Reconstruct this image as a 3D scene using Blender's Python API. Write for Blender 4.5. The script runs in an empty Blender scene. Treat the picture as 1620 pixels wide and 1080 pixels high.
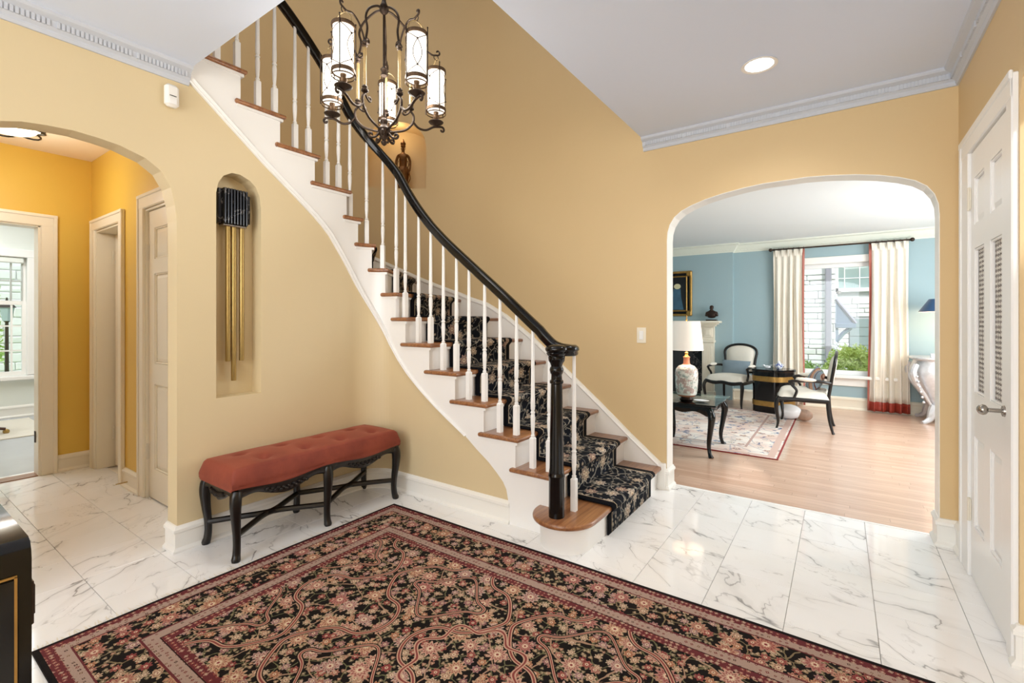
import bpy, math, random
from math import sin, cos, pi, radians, sqrt, atan2
from mathutils import Vector, Matrix
random.seed(7)
S = bpy.context.scene
COL = S.collection
# ------------------------------------------------------------------ camera
TH = 0.61022; FPX = 742.4
cam_d = bpy.data.cameras.new('camera'); cam = bpy.data.objects.new('camera', cam_d); COL.objects.link(cam)
cam.location = (0, 0, 1.22); cam.rotation_euler = (pi/2, 0, TH)
cam_d.sensor_width = 36; cam_d.lens = FPX/1620*36; cam_d.shift_y = -(540-507.6)/1620; cam_d.clip_start = 0.05
S.camera = cam
S.view_settings.view_transform = 'Standard'; S.view_settings.look = 'None'
S.view_settings.gamma = 1; S.view_settings.use_curve_mapping = False; S.view_settings.exposure = 0.07
S.cycles.use_denoising = True
S.cycles.max_bounces = 8; S.cycles.diffuse_bounces = 5
S.cycles.sample_clamp_indirect = 4.0
# ------------------------------------------------------------------ world
w = bpy.data.worlds.new('overcast_sky'); S.world = w; w.use_nodes = True
bgn = w.node_tree.nodes['Background']; bgn.inputs[0].default_value = (0.86, 0.93, 1.0, 1); bgn.inputs[1].default_value = 1.45

def light(name, kind, loc, energy, color=(1, 1, 1), size=1.0, size_y=None, target=None, radius=0.05, spread=None):
    d = bpy.data.lights.new(name, kind); d.energy = energy; d.color = color
    if kind == 'AREA':
        d.size = size
        if size_y: d.shape = 'RECTANGLE'; d.size_y = size_y
        if spread: d.spread = radians(spread)
    elif kind == 'SPOT':
        d.spot_size = radians(size); d.spot_blend = 0.8; d.shadow_soft_size = radius
    elif kind == 'SUN': d.angle = radians(2)
    else: d.shadow_soft_size = radius
    o = bpy.data.objects.new(name, d); COL.objects.link(o); o.location = loc
    if target: o.rotation_euler = (Vector(target)-Vector(loc)).to_track_quat('-Z', 'Y').to_euler()
    return o
light('sun', 'SUN', (6, 2, 9), 2.6, (1, 0.97, 0.92), target=(0, 13, 0))
light('foyer_rear_fill', 'AREA', (-1.0, -2.3, 1.5), 108, (0.90, 0.95, 1.0), 3.0, 2.2, target=(-0.7, 3, 1.6))  # fill added behind the camera to brighten the foyer; no window there
light('upstairs_light', 'AREA', (-2.3, 1.4, 5.0), 26, (1.0, 0.97, 0.92), 2.2, 1.8, target=(-2.3, 1.45, 0))
light('living_overhead_fill', 'AREA', (0.6, 5.2, 2.36), 26, (1.0, 0.99, 0.97), 1.6, 1.0, target=(0.4, 5.6, 0))  # added area fill below the living room ceiling, not a real fixture
light('living_side_fill', 'AREA', (1.9, 5.8, 1.4), 98, (0.97, 0.99, 1.0), 2.2, 1.7, target=(-1.5, 6.2, 1.2))  # fill added out of view at the right; that wall has no window
light('study_overhead_fill', 'AREA', (-7.0, 0.4, 2.5), 55, (1.0, 1.0, 1.0), 2.2, 2.2, target=(-7.2, 0.4, 0))  # unseen downward fill added to brighten the study, apart from its window
light('hall_light', 'POINT', (-4.5, 0.6, 2.15), 11, (1.0, 0.96, 0.9), radius=0.12)

# ------------------------------------------------------------------ node helper
def lin(c):
    if isinstance(c, str):
        c = c.lstrip('#'); c = [int(c[i:i+2], 16)/255 for i in (0, 2, 4)]
    return tuple((x/12.92 if x <= .04045 else ((x+.055)/1.055)**2.4) for x in c[:3])+(1,)
class X:
    def __init__(s, nt, sk): s.nt = nt; s.s = sk
    def m(s, op, *a, clamp=False):
        n = s.nt.nodes.new('ShaderNodeMath'); n.operation = op; n.use_clamp = clamp
        for i, v in enumerate((s,)+a):
            if isinstance(v, X): s.nt.links.new(v.s, n.inputs[i])
            else: n.inputs[i].default_value = v
        return X(s.nt, n.outputs[0])
    def __add__(s, o): return s.m('ADD', o)
    __radd__ = __add__
    def __mul__(s, o): return s.m('MULTIPLY', o)
    __rmul__ = __mul__
    def __sub__(s, o): return s.m('SUBTRACT', o)
    def __rsub__(s, o): return (s*-1.0)+o
    def __truediv__(s, o): return s.m('DIVIDE', o)
    def lt(s, o): return s.m('LESS_THAN', o)
    def gt(s, o): return s.m('GREATER_THAN', o)
    def abs(s): return s.m('ABSOLUTE')
    def sin(s): return s.m('SINE')
    def cos(s): return s.m('COSINE')
    def min(s, o): return s.m('MINIMUM', o)
    def max(s, o): return s.m('MAXIMUM', o)
    def clamp(s): return s.m('ADD', 0.0, clamp=True)
    def step(s, a, b):
        n = s.nt.nodes.new('ShaderNodeMapRange'); n.interpolation_type = 'SMOOTHSTEP'
        s.nt.links.new(s.s, n.inputs[0])
        n.inputs[1].default_value = a; n.inputs[2].default_value = b
        return X(s.nt, n.outputs[0])
class M:
    """material builder"""
    def __init__(s, name):
        s.m = bpy.data.materials.new(name); s.m.use_nodes = True; s.nt = s.m.node_tree
        s.b = s.nt.nodes['Principled BSDF']
    def n(s, t, **k):
        n = s.nt.nodes.new(t)
        for a, v in k.items(): setattr(n, a, v)
        return n
    def lk(s, a, b): s.nt.links.new(a.s if isinstance(a, X) else a, b)
    def set(s, **k):
        for a, v in k.items():
            i = s.b.inputs[a.replace('_', ' ')]
            if isinstance(v, X): s.lk(v, i)
            elif hasattr(v, 'is_output'): s.lk(v, i)
            else: i.default_value = v
        return s
    def coord(s, kind='Object'): return s.n('ShaderNodeTexCoord').outputs[kind]
    def mapc(s, v, scale=(1, 1, 1), loc=(0, 0, 0), rot=(0, 0, 0)):
        n = s.n('ShaderNodeMapping'); s.lk(v, n.inputs[0])
        n.inputs['Scale'].default_value = scale; n.inputs['Location'].default_value = loc; n.inputs['Rotation'].default_value = rot
        return n.outputs[0]
    def xyz(s, v):
        n = s.n('ShaderNodeSeparateXYZ'); s.lk(v, n.inputs[0]); return [X(s.nt, o) for o in n.outputs]
    def comb(s, x, y, z=0.0):
        n = s.n('ShaderNodeCombineXYZ')
        for i, v in enumerate((x, y, z)):
            if isinstance(v, X): s.lk(v, n.inputs[i])
            else: n.inputs[i].default_value = v
        return n.outputs[0]
    def noise(s, v, scale=5, detail=3, rough=.5, dist=0.0, out=0):
        n = s.n('ShaderNodeTexNoise'); s.lk(v, n.inputs['Vector'])
        n.inputs['Scale'].default_value = scale; n.inputs['Detail'].default_value = detail
        n.inputs['Roughness'].default_value = rough; n.inputs['Distortion'].default_value = dist
        return X(s.nt, n.outputs[out])
    def mix(s, f, a, b, typ='MIX'):
        n = s.n('ShaderNodeMix', data_type='RGBA', blend_type=typ)
        for i, v in ((0, f), (6, a), (7, b)):
            if isinstance(v, X): s.lk(v, n.inputs[i])
            elif hasattr(v, 'is_output'): s.lk(v, n.inputs[i])
            else: n.inputs[i].default_value = v if i == 0 else (lin(v) if isinstance(v, str) else v)
        return n.outputs[2]
    def bump(s, h, strength=.2, dist=.01):
        n = s.n('ShaderNodeBump'); s.lk(h, n.inputs['Height']); n.inputs['Strength'].default_value = strength
        n.inputs['Distance'].default_value = dist; s.lk(n.outputs[0], s.b.inputs['Normal'])
def plain(name, col, rough=.5, metal=0.0, var=0.0, vscale=8, bump=0.0, bscale=60, spec=None, coat=0.0, emit=None, es=0.0):
    m = M(name); v = m.coord()
    c = lin(col) if isinstance(col, str) else col
    if var:
        f = m.noise(v, vscale, 3)
        m.set(Base_Color=m.mix(f, tuple(x*(1-var) for x in c[:3])+(1,), tuple(min(1, x*(1+var)) for x in c[:3])+(1,)))
    else: m.set(Base_Color=c)
    m.set(Roughness=rough, Metallic=metal)
    if spec is not None: m.b.inputs['Specular IOR Level'].default_value = spec
    if coat: m.b.inputs['Coat Weight'].default_value = coat; m.b.inputs['Coat Roughness'].default_value = .08
    if bump: m.bump(m.noise(v, bscale, 4), bump, .004)
    if emit: m.b.inputs['Emission Color'].default_value = lin(emit); m.b.inputs['Emission Strength'].default_value = es
    return m.m
# ------------------------------------------------------------------ materials
MAT = {}
MAT['wall'] = plain('foyer_wall_paint', '#dabf90', .55, var=.02, vscale=3, bump=.05, bscale=160)
MAT['wall_l'] = plain('left_wall_paint', '#dbc8a0', .5, var=.02, vscale=3, bump=.05, bscale=160)
MAT['wall_h'] = plain('hall_wall_paint', '#e3bb50', .5, var=.02, vscale=3)
MAT['ceil'] = plain('ceiling_paint', '#dee8fb', .7, var=.01, vscale=2)
MAT['white'] = plain('white_gloss_paint', '#f4f3f1', .28, var=.01, vscale=5)
MAT['trim'] = plain('trim_paint', '#f4f2ec', .3, var=.01, vscale=5)
MAT['cream'] = plain('cream_trim_paint', '#f3ead6', .3, var=.01, vscale=5)
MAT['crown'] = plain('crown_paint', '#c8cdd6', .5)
MAT['blue'] = plain('blue_wall_paint', '#9fb7bd', .6, var=.015, vscale=3)
MAT['lceil'] = plain('living_ceiling_paint', '#f1f7f9', .7)
MAT['lcrown'] = plain('living_crown_paint', '#e8ecdf', .6)
MAT['study'] = plain('study_wall_paint', '#e6ebe6', .6)
MAT['ceil_h'] = plain('hall_ceiling_paint', '#f3dfc0', .7)
MAT['black'] = plain('black_lacquer', '#0b0909', .14, spec=.4)
MAT['ebony'] = plain('ebonised_wood', '#15110f', .3, var=.25, vscale=20, bump=.1, bscale=50)
MAT['carved'] = plain('carved_ebonised_wood', '#1b1512', .32, var=.35, vscale=40, bump=.6, bscale=45)
MAT['iron'] = plain('bronze_iron', '#41352d', .42, metal=.75, var=.35, vscale=40, bump=.3, bscale=80)
MAT['ringm'] = plain('ribbed_bronze', '#66503c', .4, metal=.7, var=.35, vscale=90)
MAT['glassrod'] = plain('twisted_glass_rod', '#ac9468', .2, metal=.35, var=.3, vscale=60)
MAT['brass'] = plain('satin_brass', '#b39a62', .3, metal=.9, var=.08, vscale=10)
MAT['gold'] = plain('gilt', '#b08a4c', .42, metal=.8, var=.3, vscale=30, bump=.3, bscale=60)
MAT['nickel'] = plain('nickel', '#a09a92', .25, metal=.9)
MAT['steel'] = plain('painted_hinge', '#e4dccb', .3)
MAT['linen'] = plain('cream_linen', '#efe8da', .8, var=.04, vscale=30, bump=.15, bscale=260)
MAT['greyblue'] = plain('grey_blue_cushion', '#8697a2', .75, var=.12, vscale=12, bump=.2, bscale=200)
MAT['bronze'] = plain('dark_bronze', '#33231b', .4, metal=.5, var=.4, vscale=30, bump=.5, bscale=50)
MAT['giltfig'] = plain('aged_gilt_bronze', '#6e451a', .38, metal=.6, var=.75, vscale=28, bump=.6, bscale=45)
MAT['plastic'] = plain('white_plastic', '#f3f1ec', .35)
MAT['darkp'] = plain('dark_plastic', '#2c2a2a', .4)
MAT['shade'] = plain('glowing_lamp_glass', '#fffaf0', .5, emit='#fff6e6', es=1.35)
MAT['lampshade'] = plain('lit_fabric_shade', '#fff4ea', .8, var=.02, vscale=200, emit='#fff0df', es=.3)
MAT['lens'] = plain('downlight_lens', '#ffffff', .5, emit='#fffdf6', es=9.0)
MAT['hall_shade'] = plain('hall_light_glass', '#fff6e0', .5, emit='#fff0d0', es=2.2)
MAT['navyshade'] = plain('navy_card_shade', '#26496f', .35)
MAT['rust'] = plain('rust_silk', '#b06a5c', .55, var=.12, vscale=40)
MAT['rustd'] = plain('rust_hem_silk', '#9c3a2b', .45, var=.12, vscale=40)
MAT['silver'] = plain('silver_leaf', '#d9d9db', .34, metal=.55, var=.25, vscale=26, bump=.7, bscale=34)
MAT['stone'] = plain('painted_white_stone', '#ecebe9', .8, var=.07, vscale=6, bump=.9, bscale=9)
MAT['mortar'] = plain('grey_mortar', '#c6c7c8', .9)
MAT['pipe'] = plain('grey_downpipe', '#9a96a0', .5)
MAT['awning'] = plain('slate_blue_paint', '#7c8b9d', .6)
MAT['siding'] = plain('grey_green_siding', '#8d9c9e', .6)
MAT['winglass'] = plain('reflecting_window_glass', '#9db0ae', .05, var=.35, vscale=1.5, spec=.8)
MAT['ground'] = plain('lawn', '#7fa050', .9, var=.3, vscale=10)
MAT['leaf'] = plain('light_green_leaf', '#d2e284', .55, var=.35, vscale=4)
MAT['leafd'] = plain('mid_green_leaf', '#b0cd78', .55, var=.35, vscale=4)
MAT['porc'] = plain('white_porcelain', '#f0f2f4', .1)
MAT['porcb'] = None
MAT['hearth'] = None
MAT['fringe'] = plain('cream_fringe', '#e2dccf', .9)
MAT['cable'] = plain('clear_cable', '#b8aFa4', .4)
MAT['chair_wood'] = plain('dark_cherry_wood', '#4a2b22', .3, var=.2, vscale=20)

def wood_mat(name, c1, c2, axis=0, rough=.3, sc=1.0, coat=0.0):
    m = M(name); v = m.coord()
    s = [30*sc, 30*sc, 30*sc]; s[axis] = 1.6*sc
    g = m.noise(m.mapc(v, tuple(s)), 1.6, 5, .62, .6)
    s2 = [130*sc]*3; s2[axis] = 4*sc
    g2 = m.noise(m.mapc(v, tuple(s2)), 1.0, 2, .5)
    f = (g.step(.32, .68)*.75+g2.step(.35, .7)*.35).clamp()
    m.set(Base_Color=m.mix(f, c1, c2), Roughness=rough)
    if coat: m.b.inputs['Coat Weight'].default_value = coat; m.b.inputs['Coat Roughness'].default_value = .12
    m.bump(g2, .06, .002)
    return m.m
MAT['oak'] = wood_mat('oak_tread', '#7a4c30', '#a8744a', 1, .3, coat=.25)
MAT['oak2'] = wood_mat('oak_tread_upper', '#7a4c30', '#a8744a', 0, .3, coat=.25)
def floorboards():
    m = M('oak_floorboards'); v = m.coord(); x, y, z = m.xyz(v)
    row = (y/.057).m('FLOOR'); rnd = (row*12.9898).sin()*43758.5
    rnd = rnd.m('FRACT')
    bx = x/1.1+rnd*5.0; bi = bx.m('FLOOR')
    r2 = ((row*78.233+bi*37.719).sin()*43758.5).m('FRACT')
    g = m.noise(m.comb(x*2.2+r2*40.0, y*45.0), 1.5, 4, .6, .5)
    base = m.mix(r2, '#cda68d', '#e0bfa8')
    c = m.mix(g.step(.35, .75)*.45, base, '#a87d60')
    fy = (y/.057).m('FRACT'); fx = bx.m('FRACT')
    seam = (fy.lt(.035)+fx.lt(.0025)).clamp()
    c = m.mix(seam*.5, c, '#70492e')
    m.set(Base_Color=c, Roughness=.3); m.b.inputs['Coat Weight'].default_value = .5; m.b.inputs['Coat Roughness'].default_value = .22
    return m.m
MAT['floorboards'] = floorboards()
MAT['greyboards'] = plain('grey_study_floor', '#b9bcc0', .25, var=.1, vscale=3)
def marble(name='white_veined_marble', rough=.045, tint='#f8f7f6'):
    m = M(name)
    v = m.coord()
    oi = m.n('ShaderNodeObjectInfo').outputs['Random']; r = X(m.nt, oi)
    x, y, z = m.xyz(v)
    rx = r*37.0; ry = (r*91.7).m('FRACT')*29.0
    # each tile turned a little so veins run differently
    ang = (r*7.3).m('FRACT')*1.2-.2
    x2 = x*ang.cos()-y*ang.sin(); y2 = x*ang.sin()+y*ang.cos()
    p = m.comb(x2*.75+rx, y2*1.7+ry, 0.0)
    warp = m.noise(p, 3.2, 4, .6, 0.0, out=1)
    wx, wy, wz = m.xyz(warp.s)
    q = m.comb(x2*.75+rx+wx*.26, y2*1.7+ry+wy*.26, wz*.1)
    n1 = m.noise(q, 3.1, 2, .45, .25); n2 = m.noise(q, 8.0, 3, .5, .3); n3 = m.noise(p, 2.0, 3)
    msk = n3.step(.42, .66)
    v1 = (1.0-((n1-.5).abs()/.011).clamp())*msk
    halo = (1.0-((n1-.5).abs()/.07).clamp())*msk*.22
    v2 = (1.0-((n2-.52).abs()/.014).clamp())*m.noise(q, 3.0, 2).step(.5, .68)*.45
    cloud = m.noise(p, 1.7, 4).step(.35, .8)
    c = m.mix(cloud*.5, tint, '#ebe8e2')
    c = m.mix((halo+v2).clamp(), c, '#9c9792')
    c = m.mix(v1*.78, c, '#5f5c5b')
    m.set(Base_Color=c, Roughness=rough)
    return m.m
MAT['marble'] = marble()
MAT['grout'] = plain('pale_grout', '#ece6dc', .7)
MAT['greymarble'] = None
def blackmarble():
    m = M('black_veined_marble'); v = m.coord()
    n = m.noise(v, 7, 3, .5, 1.0)
    m.set(Base_Color=m.mix((1.0-((n-.5).abs()/.02).clamp())*.6, '#161416', '#8f8a86'), Roughness=.12); return m.m
MAT['hearth'] = blackmarble(); MAT['chimebox'] = blackmarble()
def porcb():
    m = M('blue_white_porcelain'); n = m.noise(m.coord(), 38, 2)
    m.set(Base_Color=m.mix(n.step(.45, .5), '#1d3f8f', '#eef1f6'), Roughness=.08); return m.m
MAT['porcb'] = porcb()
def vase_mat():
    m = M('painted_blossom_porcelain'); v = m.coord(); x, y, z = m.xyz(v)
    n = m.noise(v, 26, 3, .6); n2 = m.noise(v, 12, 2)
    br = (1.0-((m.noise(v, 7, 3, .5, .8)-.5).abs()/.025).clamp())
    band = (z.gt(.04)*z.lt(.285))
    c = m.mix(br*.6*band, '#e9e6dd', '#6f6358')
    c = m.mix((n.gt(.52)*n2.gt(.48))*band*.85, c, '#bb9c92')
    c = m.mix((n.lt(.42)*n2.lt(.5))*band*.6, c, '#7e9a90')
    c = m.mix((z.lt(.02)+z.gt(.305)).clamp()*.9, c, '#c46f45')
    m.set(Base_Color=c, Roughness=.12); return m.m
MAT['vase'] = vase_mat()
def velvet():
    m = M('terracotta_velvet'); v = m.coord(); n = m.noise(v, 7, 4, .6)
    m.set(Base_Color=m.mix(n.step(.3, .75), '#7d3425', '#93432f'), Roughness=.75)
    m.b.inputs['Sheen Weight'].default_value = .25; m.b.inputs['Sheen Tint'].default_value = lin('#f0a080')
    m.bump(m.noise(v, 160, 2), .15, .002); return m.m
MAT['velvet'] = velvet()
def flowers(m, px, py, scale, seed, petals=7.0, R=.34, rnd=.75, ramp=None, bg=None, keep=0.0, core='#7c2a2b'):
    """layer of rosettes over colour bg; px,py are X sockets in metres"""
    v = m.n('ShaderNodeTexVoronoi', voronoi_dimensions='2D', feature='F1'); v.inputs['Scale'].default_value = scale
    v.inputs['Randomness'].default_value = rnd
    m.lk(m.comb(px+seed, py+seed*1.7), v.inputs['Vector'])
    cx, cy, _ = m.xyz(v.outputs['Position'])
    dx = (px+seed)-cx; dy = (py+seed*1.7)-cy
    ang = dy.m('ARCTAN2', dx)
    r1, r2, r3 = m.xyz(v.outputs['Color'])
    d = X(m.nt, v.outputs['Distance'])
    Rr = (ang*petals+r1*6.28).cos()*(R*.2)+(r2*.35+.75)*R
    on = r3.gt(keep)
    body = d.lt(Rr)*on
    n = m.n('ShaderNodeValToRGB'); n.color_ramp.interpolation = 'CONSTANT'
    el = n.color_ramp.elements
    el[0].position = 0; el[0].color = lin(ramp[0]); el[1].position = 1/len(ramp); el[1].color = lin(ramp[1])
    for i in range(2, len(ramp)):
        e = el.new(i/len(ramp)); e.color = lin(ramp[i])
    m.lk(r1, n.inputs[0])
    c = m.mix(body, bg, n.outputs[0])
    ring = ((d/Rr-.62).abs().lt(.09))*on
    c = m.mix(ring*.75, c, core)
    c = m.mix((d/Rr).lt(.34)*on, c, '#ead3b4')
    c = m.mix((d/Rr).lt(.16)*on, c, core)
    return c
def vines(m, px, py, scale, width, col, bg, seed=0.0, amt=.9):
    wn = m.noise(m.comb(px+seed, py), scale*1.3, 2, .5, 0, out=1); a, b, _ = m.xyz(wn.s)
    v = m.n('ShaderNodeTexVoronoi', voronoi_dimensions='2D', feature='DISTANCE_TO_EDGE'); v.inputs['Scale'].default_value = scale
    m.lk(m.comb(px+seed+a*(.5/scale), py+b*(.5/scale)), v.inputs['Vector'])
    return m.mix(X(m.nt, v.outputs['Distance']).lt(width)*amt, bg, col)
def persian():
    m = M('black_floral_persian_rug'); u, v, _ = m.xyz(m.coord('UV'))   # UV in metres about the centre
    LX, LY = 1.345, .85
    d = (LX-u.abs()).min(LY-v.abs())
    DK = '#15100f'
    pal = ['#bd8a78', '#cdb092', '#a8655a', '#bfa098', '#c49270', '#ab837f', '#ccb79a', '#9a4f4c']
    field = vines(m, u, v, 14, .030, '#7d7a58', lin(DK), 3.0, .8)
    field = flowers(m, u, v, 44, 1.0, 3, .33, .95, ['#7d7557', '#b59a78', '#b98870', '#8f8264', '#a08a6c'], field, .3, '#6e5040')
    field = flowers(m, u, v, 22, 5.3, 7, .36, .85, pal, field, .12)
    field = vines(m, u, v, 5.5, .016, '#b9957c', field, 9.0)
    field = flowers(m, u, v, 8.4, 2.2, 11, .30, .65, ['#cfa590', '#c7a89a', '#cfa98a', '#b98478'], field, .3, '#8e3a3c')
    # ogival lattice drawn with an even line width
    wn = m.noise(m.comb(u.abs(), v.abs()), 2.2, 1)
    A_, B_ = 9.4, 11.2
    ua, va = u.abs()*A_, v.abs()*B_
    g = ua.cos()+va.cos()+(ua*3.0).cos()*.30
    gu = (ua.sin()+(ua*3.0).sin()*.9)*A_; gv = va.sin()*B_
    gl = (gu*gu+gv*gv+6.0).m('SQRT')
    for lev, wd in ((.25, .0075), (-.95, .005)):
        dd = (g-lev).abs()/gl
        field = m.mix(dd.lt(wd+.004), field, lin(DK)); field = m.mix(dd.lt(wd), field, '#cfa78e'); field = m.mix(dd.lt(wd*.42), field, '#8e4440')
    rr = (u*u+v*v).m('SQRT'); an = v.m('ARCTAN2', u)
    md = (rr-(.20+(an*8.0).cos()*.022)).abs()
    field = m.mix(md.lt(.010), field, '#d0a890'); field = m.mix(md.lt(.004), field, '#8e4440')
    bor = vines(m, u, v, 13, .035, '#8f7d5e', lin(DK), 6.0)
    bor = flowers(m, u, v, 40, 7.7, 3, .34, .9, ['#7d7557', '#b59a78', '#b98870', '#998a70'], bor, .3, '#6e5040')
    bor = flowers(m, u, v, 20, 8.8, 7, .37, .7, pal, bor, .15)
    bor = flowers(m, u, v, 8.5, 4.1, 11, .30, .45, ['#bd8572', '#c2957c', '#c59a7a', '#b98478'], bor, .3, '#8e3a3c')
    # guards
    gb = flowers(m, u, v, 48, 11.0, 4, .24, .3, ['#7f2f33', '#4a302c', '#8a6a52', '#7a3a3a'], lin('#b59a8c'), .25, '#5a2a2a')
    gr = flowers(m, u, v, 50, 12.0, 4, .34, .3, ['#c79a86', '#b97a6a', '#a85a50', '#c9a58f'], lin('#6e3034'), .1, '#3a1418')
    c = field
    for lim, col in ((.335, gr), (.30, lin('#2a1414')), (.296, gb), (.252, lin('#6e3034')), (.244, bor), (.092, lin('#6e3034')), (.086, gb), (.05, gr), (.016, lin('#120d0e'))):
        c = m.mix(d.lt(lim), c, col)
    nz = m.noise(m.comb(u, v), 220, 2)
    c = m.mix(nz*.35, c, '#1a1312')
    m.set(Base_Color=c, Roughness=.9); m.b.inputs['Specular IOR Level'].default_value = .15
    m.bump(nz, .5, .004)
    return m.m
MAT['rug'] = persian()
def runner_mat():
    m = M('navy_floral_stair_runner'); u, v, _ = m.xyz(m.coord('UV'))
    DK = '#11151f'
    c = vines(m, u, v, 9, .035, '#77756f', lin(DK), 2.0, .8)
    c = flowers(m, u, v, 27, 1.3, 2, .30, 1.0, ['#7d7a72', '#a39c8e', '#4d5866', '#8f8070'], c, .35, '#5c564e')
    c = vines(m, u, v, 5.5, .018, '#a9a294', c, 7.0, .9)
    c = flowers(m, u, v, 8.0, 4.0, 8, .30, .8, ['#bfae98', '#b3988a', '#ccbfae', '#a89888'], c, .35, '#84685a')
    e = .35-u.abs()
    c = m.mix(e.lt(.045), c, lin('#0d0e14'))
    c = m.mix((e-.05).abs().lt(.0035), c, '#b9a88e')
    nz = m.noise(m.comb(u, v), 260, 2)
    c = m.mix(nz*.3, c, '#0e1018')
    m.set(Base_Color=c, Roughness=.9); m.b.inputs['Specular IOR Level'].default_value = .15; m.bump(nz, .4, .004)
    return m.m
MAT['runner'] = runner_mat()
def lrug():
    m = M('faded_cream_rug'); u, v, _ = m.xyz(m.coord('UV')); LX, LY = 1.25, 1.2
    d = (LX-u.abs()).min(LY-v.abs())
    n = m.noise(m.comb(u, v), 3, 3)
    c = m.mix(n.step(.35, .65), '#d9bfb2', '#e7dfd6')
    c = vines(m, u, v, 5, .03, '#8d94a4', c, 1.0, .6)
    c = flowers(m, u, v, 8, 2.0, 5, .3, .9, ['#c4a090', '#8f9bb0', '#d9cfc4', '#caa890'], c, .4, '#54607c')
    b = m.noise(m.comb(u, v), 11, 3, .5, .8)
    c = m.mix(b.step(.63, .66)*.9, c, '#4a5a80')
    c = m.mix(((d-.3).abs()).lt(.012), c, '#b89a90')
    c = m.mix(((d-.06).abs()).lt(.03), c, '#ccb0a4')
    c = m.mix(d.lt(.012), c, '#8c3230')
    m.set(Base_Color=c, Roughness=.95); return m.m
MAT['lrug'] = lrug()
def tapestry():
    m = M('striped_tapestry'); x, y, z = m.xyz(m.coord())
    t = (x*.8+z*.6)
    c = m.mix(((t*38.0).sin()).gt(.2), '#8fa0ab', '#c79a80')
    c = m.mix(((t*76.0).sin()).gt(.9), c, '#6b3d33')
    m.set(Base_Color=c, Roughness=.85); return m.m
MAT['tapestry'] = tapestry()
def lattice():
    m = M('leaf_print_fabric'); v = m.coord(); x, y, z = m.xyz(v)
    a = ((y*110.0+z*150.0).sin()); b = ((y*110.0-z*150.0).sin())
    n = m.noise(v, 90, 2)
    c = m.mix((a*b+(n-.5)*1.4).gt(.0), '#6f6862', '#e4e0da'); m.set(Base_Color=c, Roughness=.7); return m.m
MAT['lattice'] = lattice()
def glass(name, tint=(.92, .97, .96, 1), a=.12):
    m = M(name); nt = m.nt
    g = m.n('ShaderNodeBsdfGlossy'); g.inputs['Roughness'].default_value = .02
    t = m.n('ShaderNodeBsdfTransparent'); t.inputs[0].default_value = tint
    fr = m.n('ShaderNodeFresnel'); fr.inputs[0].default_value = 1.45
    mx = m.n('ShaderNodeMixShader'); m.lk(fr.outputs[0], mx.inputs[0]); m.lk(t.outputs[0], mx.inputs[1]); m.lk(g.outputs[0], mx.inputs[2])
    m.lk(mx.outputs[0], nt.nodes['Material Output'].inputs[0]); return m.m
MAT['pane'] = glass('window_pane_glass', (.97, .99, 1, 1)); MAT['tglass'] = glass('table_glass', (.72, .86, .82, 1))

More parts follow.
